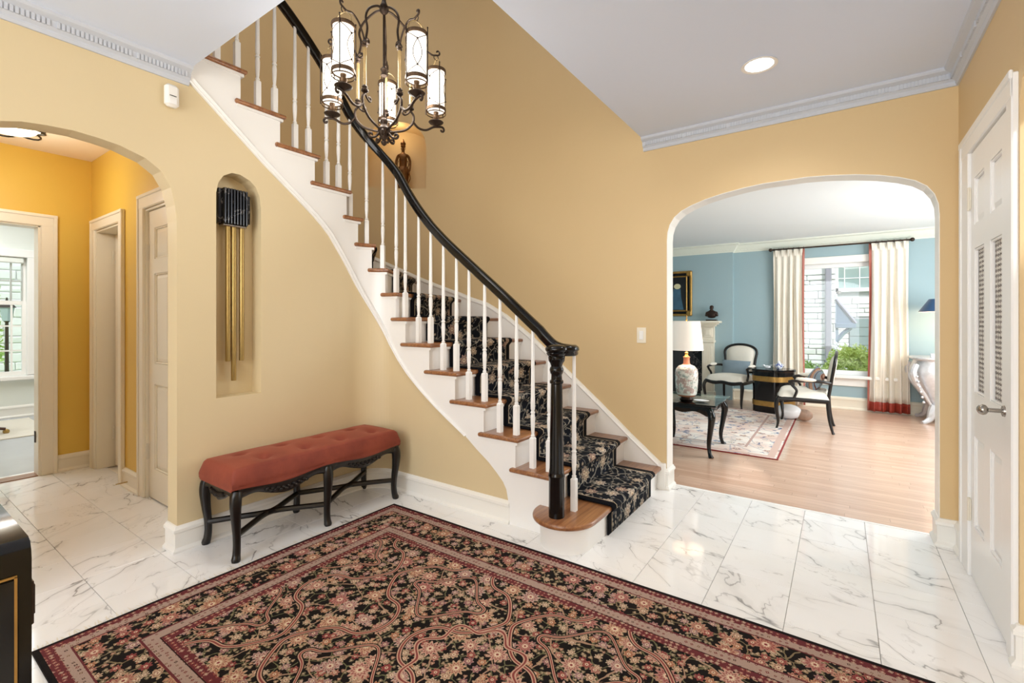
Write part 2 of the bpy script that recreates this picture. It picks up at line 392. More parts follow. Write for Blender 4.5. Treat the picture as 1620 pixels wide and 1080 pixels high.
# ------------------------------------------------------------------ mesh builder
class MB:
    def __init__(s): s.v = []; s.f = []; s.uv = []
    def add(s, vs, fs, T=None):
        b = len(s.v)
        for p in vs:
            p = Vector(p)
            s.v.append(tuple(T @ p) if T is not None else tuple(p))
        for f in fs: s.f.append(tuple(b+i for i in f))
        return s
    def box(s, c, d, T=None, bev=0.0, top=None):
        x, y, z = c; a, b, h = d[0]/2, d[1]/2, d[2]/2
        if bev <= 0:
            vs = [(x+i*a, y+j*b, z+k*h) for k in (-1, 1) for j in (-1, 1) for i in (-1, 1)]
            return s.add(vs, [(0, 2, 3, 1), (4, 5, 7, 6), (0, 1, 5, 4), (2, 6, 7, 3), (0, 4, 6, 2), (1, 3, 7, 5)], T)
        bev = min(bev, a*.9, b*.9, h*.9)
        ring = lambda A, B, zz: [(x-A, y-B, zz), (x+A, y-B, zz), (x+A, y+B, zz), (x-A, y+B, zz)]
        # 8-gon rings for a softened box
        def ring8(A, B, e, zz): return [(x-A+e, y-B, zz), (x+A-e, y-B, zz), (x+A, y-B+e, zz), (x+A, y+B-e, zz), (x+A-e, y+B, zz), (x-A+e, y+B, zz), (x-A, y+B-e, zz), (x-A, y-B+e, zz)]
        vs = ring8(a-bev, b-bev, bev*.3, z-h)+ring8(a, b, bev, z-h+bev)+ring8(a, b, bev, z+h-bev)+ring8(a-bev, b-bev, bev*.3, z+h)
        fs = [tuple(range(7, -1, -1))]
        for r in range(3):
            for i in range(8):
                j = (i+1) % 8; fs.append((r*8+i, r*8+j, r*8+8+j, r*8+8+i))
        fs.append(tuple(range(24, 32)))
        return s.add(vs, fs, T)
    def lathe(s, prof, n=20, c=(0, 0, 0), T=None, cap=True, sx=1.0, sy=1.0, lobes=None):
        vs = []; fs = []
        for r, z in prof:
            for i in range(n):
                a = 2*pi*i/n; k = 1+(lobes[1]*cos(lobes[0]*a) if lobes else 0)
                vs.append((c[0]+r*k*cos(a)*sx, c[1]+r*k*sin(a)*sy, c[2]+z))
        for j in range(len(prof)-1):
            for i in range(n):
                k = (i+1) % n; fs.append((j*n+i, j*n+k, (j+1)*n+k, (j+1)*n+i))
        if cap: fs.append(tuple(range(n-1, -1, -1))); fs.append(tuple(range((len(prof)-1)*n, len(prof)*n)))
        return s.add(vs, fs, T)
    def tube(s, pts, r, n=8, T=None, cap=True, flat=1.0, up=(0, 0, 1)):
        pts = [Vector(p) for p in pts]; N = len(pts)
        rs = r if isinstance(r, (list, tuple)) else [r]*N
        vs = []; fs = []; U = Vector(up)
        prev = None
        for i, p in enumerate(pts):
            t = (pts[min(i+1, N-1)]-pts[max(i-1, 0)])
            if t.length < 1e-9: t = Vector((0, 0, 1))
            t.normalize()
            if prev is None:
                a = U.cross(t)
                if a.length < .05: a = Vector((1, 0, 0)).cross(t)
                a.normalize()
            else:
                a = prev-t*prev.dot(t)
                if a.length < 1e-6: a = U.cross(t)
                a.normalize()
            prev = a; b = t.cross(a)
            for k in range(n):
                an = 2*pi*k/n; vs.append(p+a*(rs[i]*cos(an))+b*(rs[i]*flat*sin(an)))
        for i in range(N-1):
            for k in range(n):
                q = (k+1) % n; fs.append((i*n+k, i*n+q, (i+1)*n+q, (i+1)*n+k))
        if cap: fs.append(tuple(range(n-1, -1, -1))); fs.append(tuple(range((N-1)*n, N*n)))
        return s.add(vs, fs, T)
    def sphere(s, c, r, n=12, m=8, T=None, sc=(1, 1, 1)):
        vs = [(c[0], c[1], c[2]-r*sc[2])]
        for j in range(1, m):
            a = pi*j/m-pi/2
            for i in range(n): vs.append((c[0]+r*cos(a)*cos(2*pi*i/n)*sc[0], c[1]+r*cos(a)*sin(2*pi*i/n)*sc[1], c[2]+r*sin(a)*sc[2]))
        vs.append((c[0], c[1], c[2]+r*sc[2])); fs = []
        for i in range(n): fs.append((0, 1+(i+1) % n, 1+i))
        for j in range(m-2):
            for i in range(n):
                k = (i+1) % n; fs.append((1+j*n+i, 1+j*n+k, 1+(j+1)*n+k, 1+(j+1)*n+i))
        L = len(vs)-1
        for i in range(n): fs.append((L, 1+(m-2)*n+i, 1+(m-2)*n+(i+1) % n))
        return s.add(vs, fs, T)
    def prism(s, poly, z0, z1, T=None, inset=0.0):
        """polygon (x,y) ccw extruded in z; inset>0 rounds the top and bottom edge"""
        n = len(poly); P2 = [Vector((p[0], p[1])) for p in poly]
        if inset:
            def off(e):
                out = []
                for i in range(n):
                    a, b, c = P2[i-1], P2[i], P2[(i+1) % n]
                    d1 = (b-a); d2 = (c-b)
                    if d1.length < 1e-7: d1 = d2
                    if d2.length < 1e-7: d2 = d1
                    d1.normalize(); d2.normalize()
                    n1 = Vector((-d1.y, d1.x)); n2 = Vector((-d2.y, d2.x)); q = n1+n2
                    if q.length < .3: q = n1
                    q.normalize(); k = e/max(.5, q.dot(n1)); out.append(b+q*k)
                return out
            I = off(inset); H = off(inset*.3)
            rings = [(I, z0), (H, z0+inset*.3), (P2, z0+inset), (P2, z1-inset), (H, z1-inset*.3), (I, z1)]
        else: rings = [(P2, z0), (P2, z1)]
        vs = [(p.x, p.y, z) for R, z in rings for p in R]; fs = []
        for j in range(len(rings)-1):
            for i in range(n):
                k = (i+1) % n; fs.append((j*n+i, j*n+k, (j+1)*n+k, (j+1)*n+i))
        fs.append(tuple(range(n-1, -1, -1))); fs.append(tuple(range((len(rings)-1)*n, len(rings)*n)))
        return s.add(vs, fs, T)
    def sweep(s, prof, frames, closed=True, cap=True):
        """prof [(a,b)], frames [(origin, A vec, B vec)]"""
        n = len(prof); vs = []; fs = []
        for o, A, B in frames:
            o = Vector(o); A = Vector(A); B = Vector(B)
            for a, b in prof: vs.append(o+A*a+B*b)
        m = n if closed else n-1
        for j in range(len(frames)-1):
            for i in range(m):
                k = (i+1) % n; fs.append((j*n+i, j*n+k, (j+1)*n+k, (j+1)*n+i))
        if cap and closed: fs.append(tuple(range(n-1, -1, -1))); fs.append(tuple(range((len(frames)-1)*n, len(frames)*n)))
        return s.add(vs, fs)
    def grid(s, fn, nu, nv, uv=None):
        b = len(s.v)
        for j in range(nv+1):
            for i in range(nu+1): s.v.append(tuple(fn(i/nu, j/nv)))
        for j in range(nv):
            for i in range(nu):
                a = b+j*(nu+1)+i; s.f.append((a, a+1, a+nu+2, a+nu+1))
        return s
def obj(name, mb, mat, parent=None, smooth=False, angle=None, bevel=0.0, sub=0, fixn=True, uvf=None):
    me = bpy.data.meshes.new(name); me.from_pydata(mb.v, [], mb.f); me.update()
    if fixn:
        import bmesh
        bm = bmesh.new(); bm.from_mesh(me); bmesh.ops.recalc_face_normals(bm, faces=bm.faces); bm.to_mesh(me); bm.free()
    if uvf:
        uvl = me.uv_layers.new(name='UVMap')
        for l in me.loops: uvl.data[l.index].uv = uvf[l.vertex_index] if not callable(uvf) else uvf(me.vertices[l.vertex_index].co)
    me.materials.append(MAT[mat] if isinstance(mat, str) else mat)
    if smooth:
        for p in me.polygons: p.use_smooth = True
        if angle is None: angle = 40
        try: me.set_sharp_from_angle(angle=radians(angle))
        except Exception: pass
    o = bpy.data.objects.new(name, me); COL.objects.link(o)
    if parent: o.parent = parent
    if bevel:
        b = o.modifiers.new('bevel', 'BEVEL'); b.width = bevel; b.segments = 2; b.limit_method = 'ANGLE'; b.angle_limit = radians(40)
    if sub:
        b = o.modifiers.new('sub', 'SUBSURF'); b.levels = sub; b.render_levels = sub
    return o
def thing(name, label, cat, loc=(0, 0, 0), rz=0.0, group=None):
    o = bpy.data.objects.new(name, None); COL.objects.link(o); o.location = loc; o.rotation_euler = (0, 0, rz)
    o.empty_display_size = .05
    o['label'] = label; o['category'] = cat
    if group: o['group'] = group
    return o
def tag(o, label, cat, group=None):
    o['label'] = label; o['category'] = cat
    if group: o['group'] = group
    return o
def struct(o): o['kind'] = 'structure'; return o
def stuff(o): o['kind'] = 'stuff'; return o
def solid2d(name, outer, holes, thick, frame, mat):
    """filled outline with holes, extruded: frame=(origin, U, V, N) maps (u,v,depth)"""
    cu = bpy.data.curves.new(name, 'CURVE'); cu.dimensions = '2D'; cu.fill_mode = 'BOTH'; cu.extrude = thick/2
    for poly in [outer]+holes:
        sp = cu.splines.new('POLY'); sp.points.add(len(poly)-1); sp.use_cyclic_u = True
        for p, q in zip(sp.points, poly): p.co = (q[0], q[1], 0, 1)
    t = bpy.data.objects.new(name, cu); COL.objects.link(t)
    dg = bpy.context.evaluated_depsgraph_get(); me = bpy.data.meshes.new_from_object(t.evaluated_get(dg))
    bpy.data.objects.remove(t); bpy.data.curves.remove(cu)
    o_, U, V, N = [Vector(a) for a in frame]
    mb = MB(); mb.v = [tuple(o_+U*v.co.x+V*v.co.y+N*(thick/2+v.co.z)) for v in me.vertices]; mb.f = [tuple(p.vertices) for p in me.polygons]
    bpy.data.meshes.remove(me)
    import bmesh
    o = obj(name, mb, mat, fixn=False)
    bm = bmesh.new(); bm.from_mesh(o.data); bmesh.ops.remove_doubles(bm, verts=bm.verts, dist=1e-5); bmesh.ops.recalc_face_normals(bm, faces=bm.faces); bm.to_mesh(o.data); bm.free()
    return o
def spl(pts, n=8):
    """catmull-rom through points"""
    P = [Vector(p) for p in pts]; out = []
    for i in range(len(P)-1):
        a = P[i-1] if i else P[0]*2-P[1]; b, c = P[i], P[i+1]; d = P[i+2] if i+2 < len(P) else P[-1]*2-P[-2]
        for k in range(n):
            t = k/n; out.append(.5*((2*b)+(c-a)*t+(2*a-5*b+4*c-d)*t*t+(3*b-a-3*c+d)*t**3))
    out.append(P[-1]); return out
def interp(tab, x):
    if x <= tab[0][0]: a, b = tab[0], tab[1]
    elif x >= tab[-1][0]: a, b = tab[-2], tab[-1]
    else:
        for a, b in zip(tab, tab[1:]):
            if a[0] <= x <= b[0]: break
    return a[1]+(b[1]-a[1])*(x-a[0])/(b[0]-a[0])

# ================================================================== ROOM SHELL
CE = 2.57      # foyer ceiling
YA = 3.43      # arch wall front face
# --- stair path (inner string line): s<0 along left wall, arc r=.2, then along X
R0 = .2; L0 = R0*pi/2; AC = (-2.67, 2.11)
def pos(s, off=0.0):
    if s < 0: return (-2.87-off, 2.11+s)
    if s <= L0:
        a = s/R0; return (AC[0]-(R0+off)*cos(a), AC[1]+(R0+off)*sin(a))
    return (-2.67+(s-L0), 2.31+off)
STRB = [(-1.4, 2.80), (-1.06, 2.535), (-.63, 2.173), (-.43, 2.02), (-.31, 1.925), (-.25, 1.872), (-.19, 1.81), (-.08, 1.655), (.038, 1.466), (.12, 1.335), (.202, 1.2), (.29, 1.055), (.38, .945), (.474, .85), (.6, .747), (.734, .652), (.864, .570), (1.0, .488), (1.104, .41), (1.2, .345), (1.264, .29), (1.31, .245), (1.334, .205), (1.348, .139), (1.352, 0.0)]
def strb(s): return interp(STRB, s)
def zk(k): return .18*k-.014
# --- floors
fl = MB(); fl.box((-2.4, .5, -.06), (5.9, 6.2, .1)); floor = struct(obj('floor', fl, 'grout'))
T = .305; x0 = -.185; y0 = .963
tm = None
random.seed(11)
tile_tmpl = MB().box((0, 0, -.0045), (T-.0018, T-.0018, .011), bev=.0009)
short_tmpl = MB().box((0, -.0745, -.0045), (T-.0018, T-.149-.0018, .011), bev=.0009); ts = None
cnt = 0
for i in range(-17, 3):
    for j in range(-3, 9):
        cx = x0+(i+.5)*T; cy = y0+(j+.5)*T
        lo = cx-T/2 < -2.87
        # visible zone only
        k = cx*-sin(TH)+cy*cos(TH); l = cx*cos(TH)+cy*sin(TH)
        if k < .75 or abs(l)/k > 1.35: continue
        if cx < -5.3 or cx-T/2 > .6 or cy-T/2 > 3.56: continue
        if cx < -2.85 and cy > 1.35: continue
        if -2.85 < cx < -1.45 and cy > 2.5: continue
        if -2.25 < cx < .1 and .6 < cy < 1.95: continue   # wholly under the rug
        if cy+T/2 > 3.60:
            if ts is None: o = obj('tile', short_tmpl, 'marble', floor); ts = o.data
            else: o = bpy.data.objects.new('tile', ts); COL.objects.link(o); o.parent = floor
        elif tm is None:
            o = obj('tile', tile_tmpl, 'marble', floor); tm = o.data
        else:
            o = bpy.data.objects.new('tile', tm); COL.objects.link(o); o.parent = floor
        o.location = (cx, cy, 0); o.rotation_euler = (0, 0, 0); cnt += 1
print('tiles', cnt)
# clip helper: the strip of white stone at the arch threshold
th = MB().box((-.29, 3.566, -.003), (1.46, .024, .012), bev=.002); struct(obj('trim_threshold', th, 'white'))
lf = MB().box((-.6, 6.0, -.05), (5.6, 4.84, .1)); struct(obj('floor_living', lf, 'floorboards'))
sf = MB().box((-7.2, .6, -.052), (3.84, 5.2, .1)); struct(obj('floor_study', sf, 'greyboards'))

# --- left wall with arch and niche
archL = [(1.017, 0), (1.017, 1.62), (1.016, 1.75), (1.008, 1.83), (.989, 1.918), (.947, 1.993), (.88, 2.041), (.778, 2.073), (.70, 2.084), (.61, 2.09)]
archL = archL+[(1.22-a, b) for a, b in archL[-2::-1]]   # mirror about .61
outer = [(-2.6, 0)]+archL[::-1]+[(2.11, 0), (2.11, strb(0)+.05)]
outer += [(2.11+s, strb(s)+.05) for s in (-.08, -.19, -.25, -.31, -.43, -.63, -.9, -1.0)]+[(1.06, CE), (-2.6, CE)]
niche = [(1.207, .786), (1.456, .786), (1.456, 1.90), (1.447, 1.97), (1.425, 2.02), (1.39, 2.052), (1.335, 2.074), (1.29, 2.072), (1.245, 2.045), (1.218, 2.0), (1.207, 1.94)]
wl = struct(solid2d('wall_left', outer, [niche], .12, ((-2.87, 0, 0), (0, 1, 0), (0, 0, 1), (-1, 0, 0)), 'wall_l'))
nb = MB().box((-2.981, 1.33, 1.43), (.008, .3, 1.36)); obj('niche_back', nb, 'wall_l', wl)
# --- stair under-wall: arc + straight
ws = MB(); ss = [i*L0/14 for i in range(15)]
sl = sorted(set([L0+.02*i for i in range(1, 60)]+[s for s, _ in STRB if s > L0]+[1.352]))
ss2 = ss+[s for s in sl if s <= 1.352]
fr = []
for s in ss2:
    a = pos(s); b = pos(s, .1); fr.append((a, b, max(0.001, strb(s)+.05)))
n = len(fr)
for i in range(n-1):
    (a0, b0, z0_), (a1, b1, z1_) = fr[i], fr[i+1]
    ws.add([(a0[0], a0[1], 0), (a1[0], a1[1], 0), (a1[0], a1[1], z1_), (a0[0], a0[1], z0_)], [(0, 1, 2, 3)])
    ws.add([(b0[0], b0[1], 0), (b1[0], b1[1], 0), (b1[0], b1[1], z1_), (b0[0], b0[1], z0_)], [(0, 3, 2, 1)])
    ws.add([(a0[0], a0[1], z0_), (a1[0], a1[1], z1_), (b1[0], b1[1], z1_), (b0[0], b0[1], z0_)], [(0, 1, 2, 3)])
struct(obj('wall_stair', ws, 'wall_l', fixn=False, smooth=True, angle=30))
# --- arch wall (y = YA)
def big_arch():
    cx = -.292; h = .737
    half = [(h, 1.80), (h-.004, 1.86), (h-.02, 1.915), (h-.052, 1.965), (h-.10, 2.003), (h-.17, 2.034), (h-.26, 2.062), (h-.37, 2.085), (h-.5, 2.103), (.12, 2.113)]
    return [(cx+a, b) for a, b in half]+[(cx-a, b) for a, b in half[::-1]]
ba = big_arch()
outer = [(-2.67, 0), (-1.029, 0)]+ba[::-1]+[(.445, 0), (.64, 0), (.64, 5.2), (-2.67, 5.2)]
struct(solid2d('wall_back', outer, [], .13, ((0, YA, 0), (1, 0, 0), (0, 0, 1), (0, 1, 0)), 'wall'))
# white painted reveal lining of the arch
def lining(name, pts, origin, U, V, N, d0, d1, mat, th=.004):
    mb = MB(); O = Vector(origin); U = Vector(U); V = Vector(V); N = Vector(N)
    n = len(pts); cen = Vector((sum(p[0] for p in pts)/n, sum(p[1] for p in pts)/n))
    rings = []
    for d, e in ((d0, 0), (d1, 0), (d1, th), (d0, th)):
        r = []
        for i, p in enumerate(pts):
            q = Vector(p); a = Vector(pts[max(0, i-1)]); b = Vector(pts[min(n-1, i+1)])
            t = (b-a).normalized(); nn = Vector((-t.y, t.x))
            if nn.dot(cen-q) < 0: nn = -nn
            q = q+nn*e; r.append(O+U*q.x+V*q.y+N*d)
        rings.append(r)
    vs = [v for r in rings for v in r]; fs = []
    for j in range(4):
        k = (j+1) % 4
        for i in range(n-1): fs.append((j*n+i, j*n+i+1, k*n+i+1, k*n+i))
    mb.add(vs, fs); return struct(obj(name, mb, mat))
lining('trim_back_arch', [(.445, 0)]+ba+[(-1.029, 0)], (0, YA, 0), (1, 0, 0), (0, 0, 1), (0, 1, 0), -.002, .132, 'trim')
# --- outer curved stair wall with statue niche
RO = 1.32
cw = MB()
def carc(a, r=RO): return (AC[0]-r*sin(a), AC[1]+r*cos(a))   # a from the +Y direction
NA, NB, NZ0, NZ1 = radians(28.75), radians(53.5), 2.512, 3.16
def ntop(a):
    t = (a-(NA+NB)/2)/((NB-NA)/2); t = max(-1, min(1, t)); hw = RO*(NB-NA)/2
    return NZ1-hw*.86+hw*.86*sqrt(max(0, 1-abs(t)**2.3))
angs = sorted(set([radians(i*1.5) for i in range(61)]+[NA+(NB-NA)*i/28 for i in range(29)]))
def q4(mb, p0, p1, z00, z01, z10, z11): mb.add([(p0[0], p0[1], z00), (p1[0], p1[1], z10), (p1[0], p1[1], z11), (p0[0], p0[1], z01)], [(0, 1, 2, 3)])
for a, b in zip(angs, angs[1:]):
    p, q = carc(a), carc(b)
    if a >= NA-1e-6 and b <= NB+1e-6:
        q4(cw, p, q, 0, NZ0, 0, NZ0); q4(cw, p, q, ntop(a), 5.2, ntop(b), 5.2)
        p2, q2 = carc(a, RO+.24), carc(b, RO+.24)
        cw.add([(p[0], p[1], NZ0), (q[0], q[1], NZ0), (q2[0], q2[1], NZ0), (p2[0], p2[1], NZ0)], [(0, 1, 2, 3)])
        cw.add([(p[0], p[1], ntop(a)), (q[0], q[1], ntop(b)), (q2[0], q2[1], ntop(b)), (p2[0], p2[1], ntop(a))], [(0, 1, 2, 3)])
        q4(cw, p2, q2, NZ0, ntop(a)+.001, NZ0, ntop(b)+.001)
    else: q4(cw, p, q, 0, 5.2, 0, 5.2)
for a in (NA, NB):
    p, p2 = carc(a), carc(a, RO+.24); q4(cw, p, p2, NZ0, ntop(a), NZ0, ntop(a))
struct(obj('wall_curved', cw, 'wall', smooth=True, angle=30, fixn=False))
uw = MB(); uw.box((-4.05, .0, 3.95), (.12, 4.22, 2.6)); uw.box((-4.05, 1.68, 1.3), (.12, .86, 2.62)); struct(obj('wall_upstairs', uw, 'wall'))
# --- right wall x=.52 with door opening and the near cased opening
archR = [(1.2, 0), (1.2, 1.95), (1.25, 2.1), (2.30, 2.10), (2.36, 2.07), (2.385, 2.0), (2.385, 0)]
outer = [(-2.6, 0)]+archR+[(2.45, 0), (2.45, 2.03), (3.11, 2.03), (3.11, 0), (YA, 0), (YA, 5.2), (-2.6, 5.2)]
struct(solid2d('wall_right', outer, [], .13, ((.52, 0, 0), (0, 1, 0), (0, 0, 1), (1, 0, 0)), 'wall'))
bw = MB(); bw.box((-1.2, -2.66, 2.6), (8.4, .12, 5.2)); bw.box((1.35, .6, 1.3), (.1, 3.6, 2.6)); bw.box((.95, 2.5, 1.3), (.8, .1, 2.6))
struct(obj('wall_rear', bw, 'wall'))
# --- ceilings
c1 = MB(); c1.box((-2.6, -.765, CE+.15), (2.8, 3.67, .3)); c1.box((-.28, .415, CE+.15), (1.84, 6.03, .3)); struct(obj('ceiling', c1, 'ceil'))
c2 = MB(); c2.box((-1.6, .5, 5.25), (5.2, 6.4, .1)); struct(obj('ceiling_upstairs', c2, 'ceil'))
c3 = MB(); c3.box((-4.13, -.15, 2.61), (2.28, 2.72, .1)); struct(obj('ceiling_hall', c3, 'ceil_h'))
# --- hall walls
struct(solid2d('wall_hall_far', [(-1.5, 0), (.13, 0), (.13, 1.97), (.90, 1.97), (.90, 0), (1.33, 0), (1.33, 2.57), (-1.5, 2.57)], [], .12, ((-5.17, 0, 0), (0, 1, 0), (0, 0, 1), (-1, 0, 0)), 'wall_h'))
struct(solid2d('wall_hall_side', [(-5.17, 0), (-5.02, 0), (-5.02, 1.96), (-4.44, 1.96), (-4.44, 0), (-3.93, 0), (-3.93, 1.99), (-3.17, 1.99), (-3.17, 0), (-2.99, 0), (-2.99, 2.57), (-5.17, 2.57)], [], .12, ((0, 1.21, 0), (1, 0, 0), (0, 0, 1), (0, 1, 0)), 'wall_h'))
hb = MB(); hb.box((-4.1, -1.5, 1.3), (2.3, .1, 2.6)); hb.box((-4.75, 1.95, 1.25), (1.3, .04, 2.5)); hb.box((-5.2, 1.65, 1.25), (.04, .7, 2.5)); struct(obj('wall_hall_near', hb, 'wall_h'))
# --- study
def study():
    sx = -8.58
    w_ = struct(solid2d('wall_study', [(-2.0, 0), (3.2, 0), (3.2, 2.6), (-2.0, 2.6)], [[(.62, .53), (1.37, .53), (1.37, 2.03), (.62, 2.03)]], .15, ((sx, 0, 0), (0, 1, 0), (0, 0, 1), (-1, 0, 0)), 'study'))
    m = MB(); m.box((-7.0, 3.2, 1.3), (3.4, .1, 2.6)); m.box((-7.0, -2.0, 1.3), (3.4, .1, 2.6)); struct(obj('wall_study_side', m, 'study'))
    m = MB().box((-6.95, .6, 2.62), (3.5, 5.3, .06)); struct(obj('ceiling_study', m, 'lceil'))
    # window: casing, sashes, muntins
    cs = MB()
    for (y, z, a, b) in ((.575, 1.28, .09, 1.50), (1.415, 1.28, .09, 1.50), (.995, 2.08, .99, .10)): cs.box((sx+.02+(.0015 if z > 2 else 0), y, z), (.04, a, b), bev=.006)
    cs.box((sx+.05, .995, .50), (.12, 1.04, .05), bev=.008)
    win = struct(obj('window_2', cs, 'white'))
    sash = MB()
    for z0_, z1_, xo in ((.53, 1.47, 0.0), (1.43, 2.03, -.037)):
        for y in (.64, 1.35): sash.box((sx-.04+xo, y, (z0_+z1_)/2), (.035, .04, z1_-z0_))
        for z in (z0_+.025, z1_-.02): sash.box((sx-.04+xo, .995, z), (.033, .7, .05))
        for y in (.79, .94, 1.09, 1.24): sash.box((sx-.04+xo, y, (z0_+z1_)/2), (.022, .018, z1_-z0_))
        nr_ = 3 if z0_ < 1 else 2
        for q in range(1, nr_): sash.box((sx-.04+xo, .995, z0_+(z1_-z0_)*q/nr_), (.021, .7, .018))
    stuff(obj('sash', sash, 'white', win))
    obj('pane', MB().box((sx-.055, .995, 1.28), (.004, .70, 1.46)), 'pane', win)
    obj('roller_blind', MB().box((sx-.01, .995, 1.99), (.05, .70, .07), bev=.01), 'study', win)
    # baseboard
    base([(sx+.001, -1.95), (sx+.001, 3.1)], 'baseboard_study', h=.15)
# --- baseboards
BP = [(0, 0), (.026, 0), (.026, .012), (.018, .02), (.013, .026), (.013, .098), (.016, .104), (.021, .108), (.021, .122), (.012, .130), (.008, .136), (0, .138)]
def base(path, name, h=.138, mat='trim', prof=BP, z=0.0, parent=None, closed_miter=True):
    """path: list of (x,y); the moulding lies to the RIGHT of travel direction"""
    P2 = [Vector(p) for p in path]; fr = []
    for i, p in enumerate(P2):
        d1 = (p-P2[i-1]).normalized() if i else None; d2 = (P2[i+1]-p).normalized() if i < len(P2)-1 else None
        if d1 is None: d1 = d2
        if d2 is None: d2 = d1
        n1 = Vector((d1.y, -d1.x)); n2 = Vector((d2.y, -d2.x)); q = (n1+n2).normalized(); k = 1/max(.4, q.dot(n1))
        fr.append(((p.x, p.y, z), (q.x*k, q.y*k, 0), (0, 0, h/.138)))
    mb = MB().sweep(prof, fr); o = obj(name, mb, mat, parent, smooth=True, angle=25)
    return struct(o) if parent is None else o
arcp = [pos(L0*i/10) for i in range(11)]
base([(-2.99, 1.017), (-2.87, 1.017)]+[(-2.87, 1.3), (-2.87, 1.9)]+arcp+[(-1.626, 2.31)], 'baseboard_left')
base([(-2.87, -2.5), (-2.87, .203), (-2.99, .203)], 'baseboard_left_near')
base([(-1.085, YA), (-1.029, YA), (-1.029, YA+.14)], 'baseboard_arch_left', h=.15)
base([(.445, YA+.14), (.445, YA), (.52, YA), (.52, 3.285)], 'baseboard_arch_right', h=.15)
base([(.52, 2.40), (.52, 2.386), (.66, 2.386)], 'baseboard_right', h=.15)
base([(-5.17, .995), (-5.17, 1.21), (-5.12, 1.21)], 'baseboard_hall', mat='cream')
base([(-4.36, 1.21), (-4.04, 1.21)], 'baseboard_hall_side', mat='cream')
study()
# --- crown moulding
CP = [(0, 0), (.010, 0), (.016, .012), (.016, .022), (.03, .035), (.034, .06), (.06, .072), (.066, .082), (.066, .09), (0, .09)]
def crown(path, name, mat, z, prof=CP, teeth=.016, ch=.05):
    o = base(path, name, h=.138, mat=mat, prof=prof, z=z)
    tb = MB()
    for a, b in zip(path, path[1:]):
        a = Vector(a); b = Vector(b); d = (b-a); L = d.length; d.normalize(); nrm = Vector((d.y, -d.x))
        k = int(L/teeth)
        for i in range(k):
            if i % 18 in (0,): continue
            p = a+d*(i+.5)*teeth
            Tm = Matrix(((d.x, nrm.x, 0, p.x), (d.y, nrm.y, 0, p.y), (0, 0, 1, z+.047), (0, 0, 0, 1)))
            tb.box((0, .031, 0), (teeth*.66, .012, .028), T=Tm)
    stuff(obj('carved_leaf_band', tb, mat, o)); return o
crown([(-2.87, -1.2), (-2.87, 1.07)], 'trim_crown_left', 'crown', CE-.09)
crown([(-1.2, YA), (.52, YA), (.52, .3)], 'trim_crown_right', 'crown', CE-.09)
# ================================================================== LIVING ROOM SHELL
YW = 7.98; LC = 2.41
WX0, WX1, WZ0, WZ1 = -.62, .52, .47, 2.03
struct(solid2d('wall_living_far', [(-3.3, 0), (2.1, 0), (2.1, 2.6), (-3.3, 2.6)], [[(WX0, WZ0), (WX1, WZ0), (WX1, WZ1), (WX0, WZ1)]], .14, ((0, YW, 0), (1, 0, 0), (0, 0, 1), (0, 1, 0)), 'blue'))
m = MB().box((-2.26, YW-.05, 1.3), (1.8, .1, 2.6)); struct(obj('wall_chimney_breast', m, 'blue'))
m = MB(); m.box((2.05, 5.8, 1.3), (.1, 4.6, 2.6)); m.box((-3.3, 5.8, 1.3), (.1, 4.6, 2.6)); struct(obj('wall_living_side', m, 'blue'))
m = MB(); m.box((-2.2, YA+.142, 1.3), (2.3, .02, 2.6)); m.box((1.3, YA+.142, 1.3), (1.6, .02, 2.6)); struct(obj('wall_living_near', m, 'blue'))
m = MB().box((-.6, 5.85, LC+.06), (5.6, 4.5, .12)); struct(obj('ceiling_living', m, 'lceil'))
LCP = [(0, 0), (.008, 0), (.012, .014), (.03, .03), (.055, .07), (.07, .10), (.095, .112), (.10, .13), (0, .13)]
crown([(2.0, YW), (-1.36, YW), (-1.36, YW-.1), (-3.2, YW-.1)][::-1], 'trim_crown_living', 'lcrown', LC-.13, prof=LCP, teeth=.05)
base([(-1.36, YW-.1), (-1.36, YW), (2.0, YW)], 'baseboard_living', h=.17, mat='cream')
# window 1
def window_living():
    cs = MB(); y = YW-.012
    cs.box(((WX0+WX1)/2, y, 2.075), (WX1-WX0+.18, .035, .10), bev=.006)
    for x in (WX0-.04, WX1+.04): cs.box((x, y, 1.25), (.08, .03, 1.56), bev=.005)
    cs.box(((WX0+WX1)/2, y-.03, .45), (WX1-WX0+.22, .10, .045), bev=.01)
    cs.box(((WX0+WX1)/2, y, .375), (WX1-WX0+.16, .03, .105), bev=.006)
    w1 = struct(obj('window_1', cs, 'trim'))
    sh = MB()
    for x in (WX0+.03, WX1-.03): sh.box((x, YW+.06, 1.25), (.06, .05, 1.56))
    for z in (WZ0+.03, WZ1-.03): sh.box(((WX0+WX1)/2, YW+.06, z), (WX1-WX0, .05, .06))
    obj('sash', sh, 'white', w1)
    obj('pane', MB().box(((WX0+WX1)/2, YW+.07, 1.25), (WX1-WX0-.1, .005, 1.46)), 'pane', w1)
window_living()
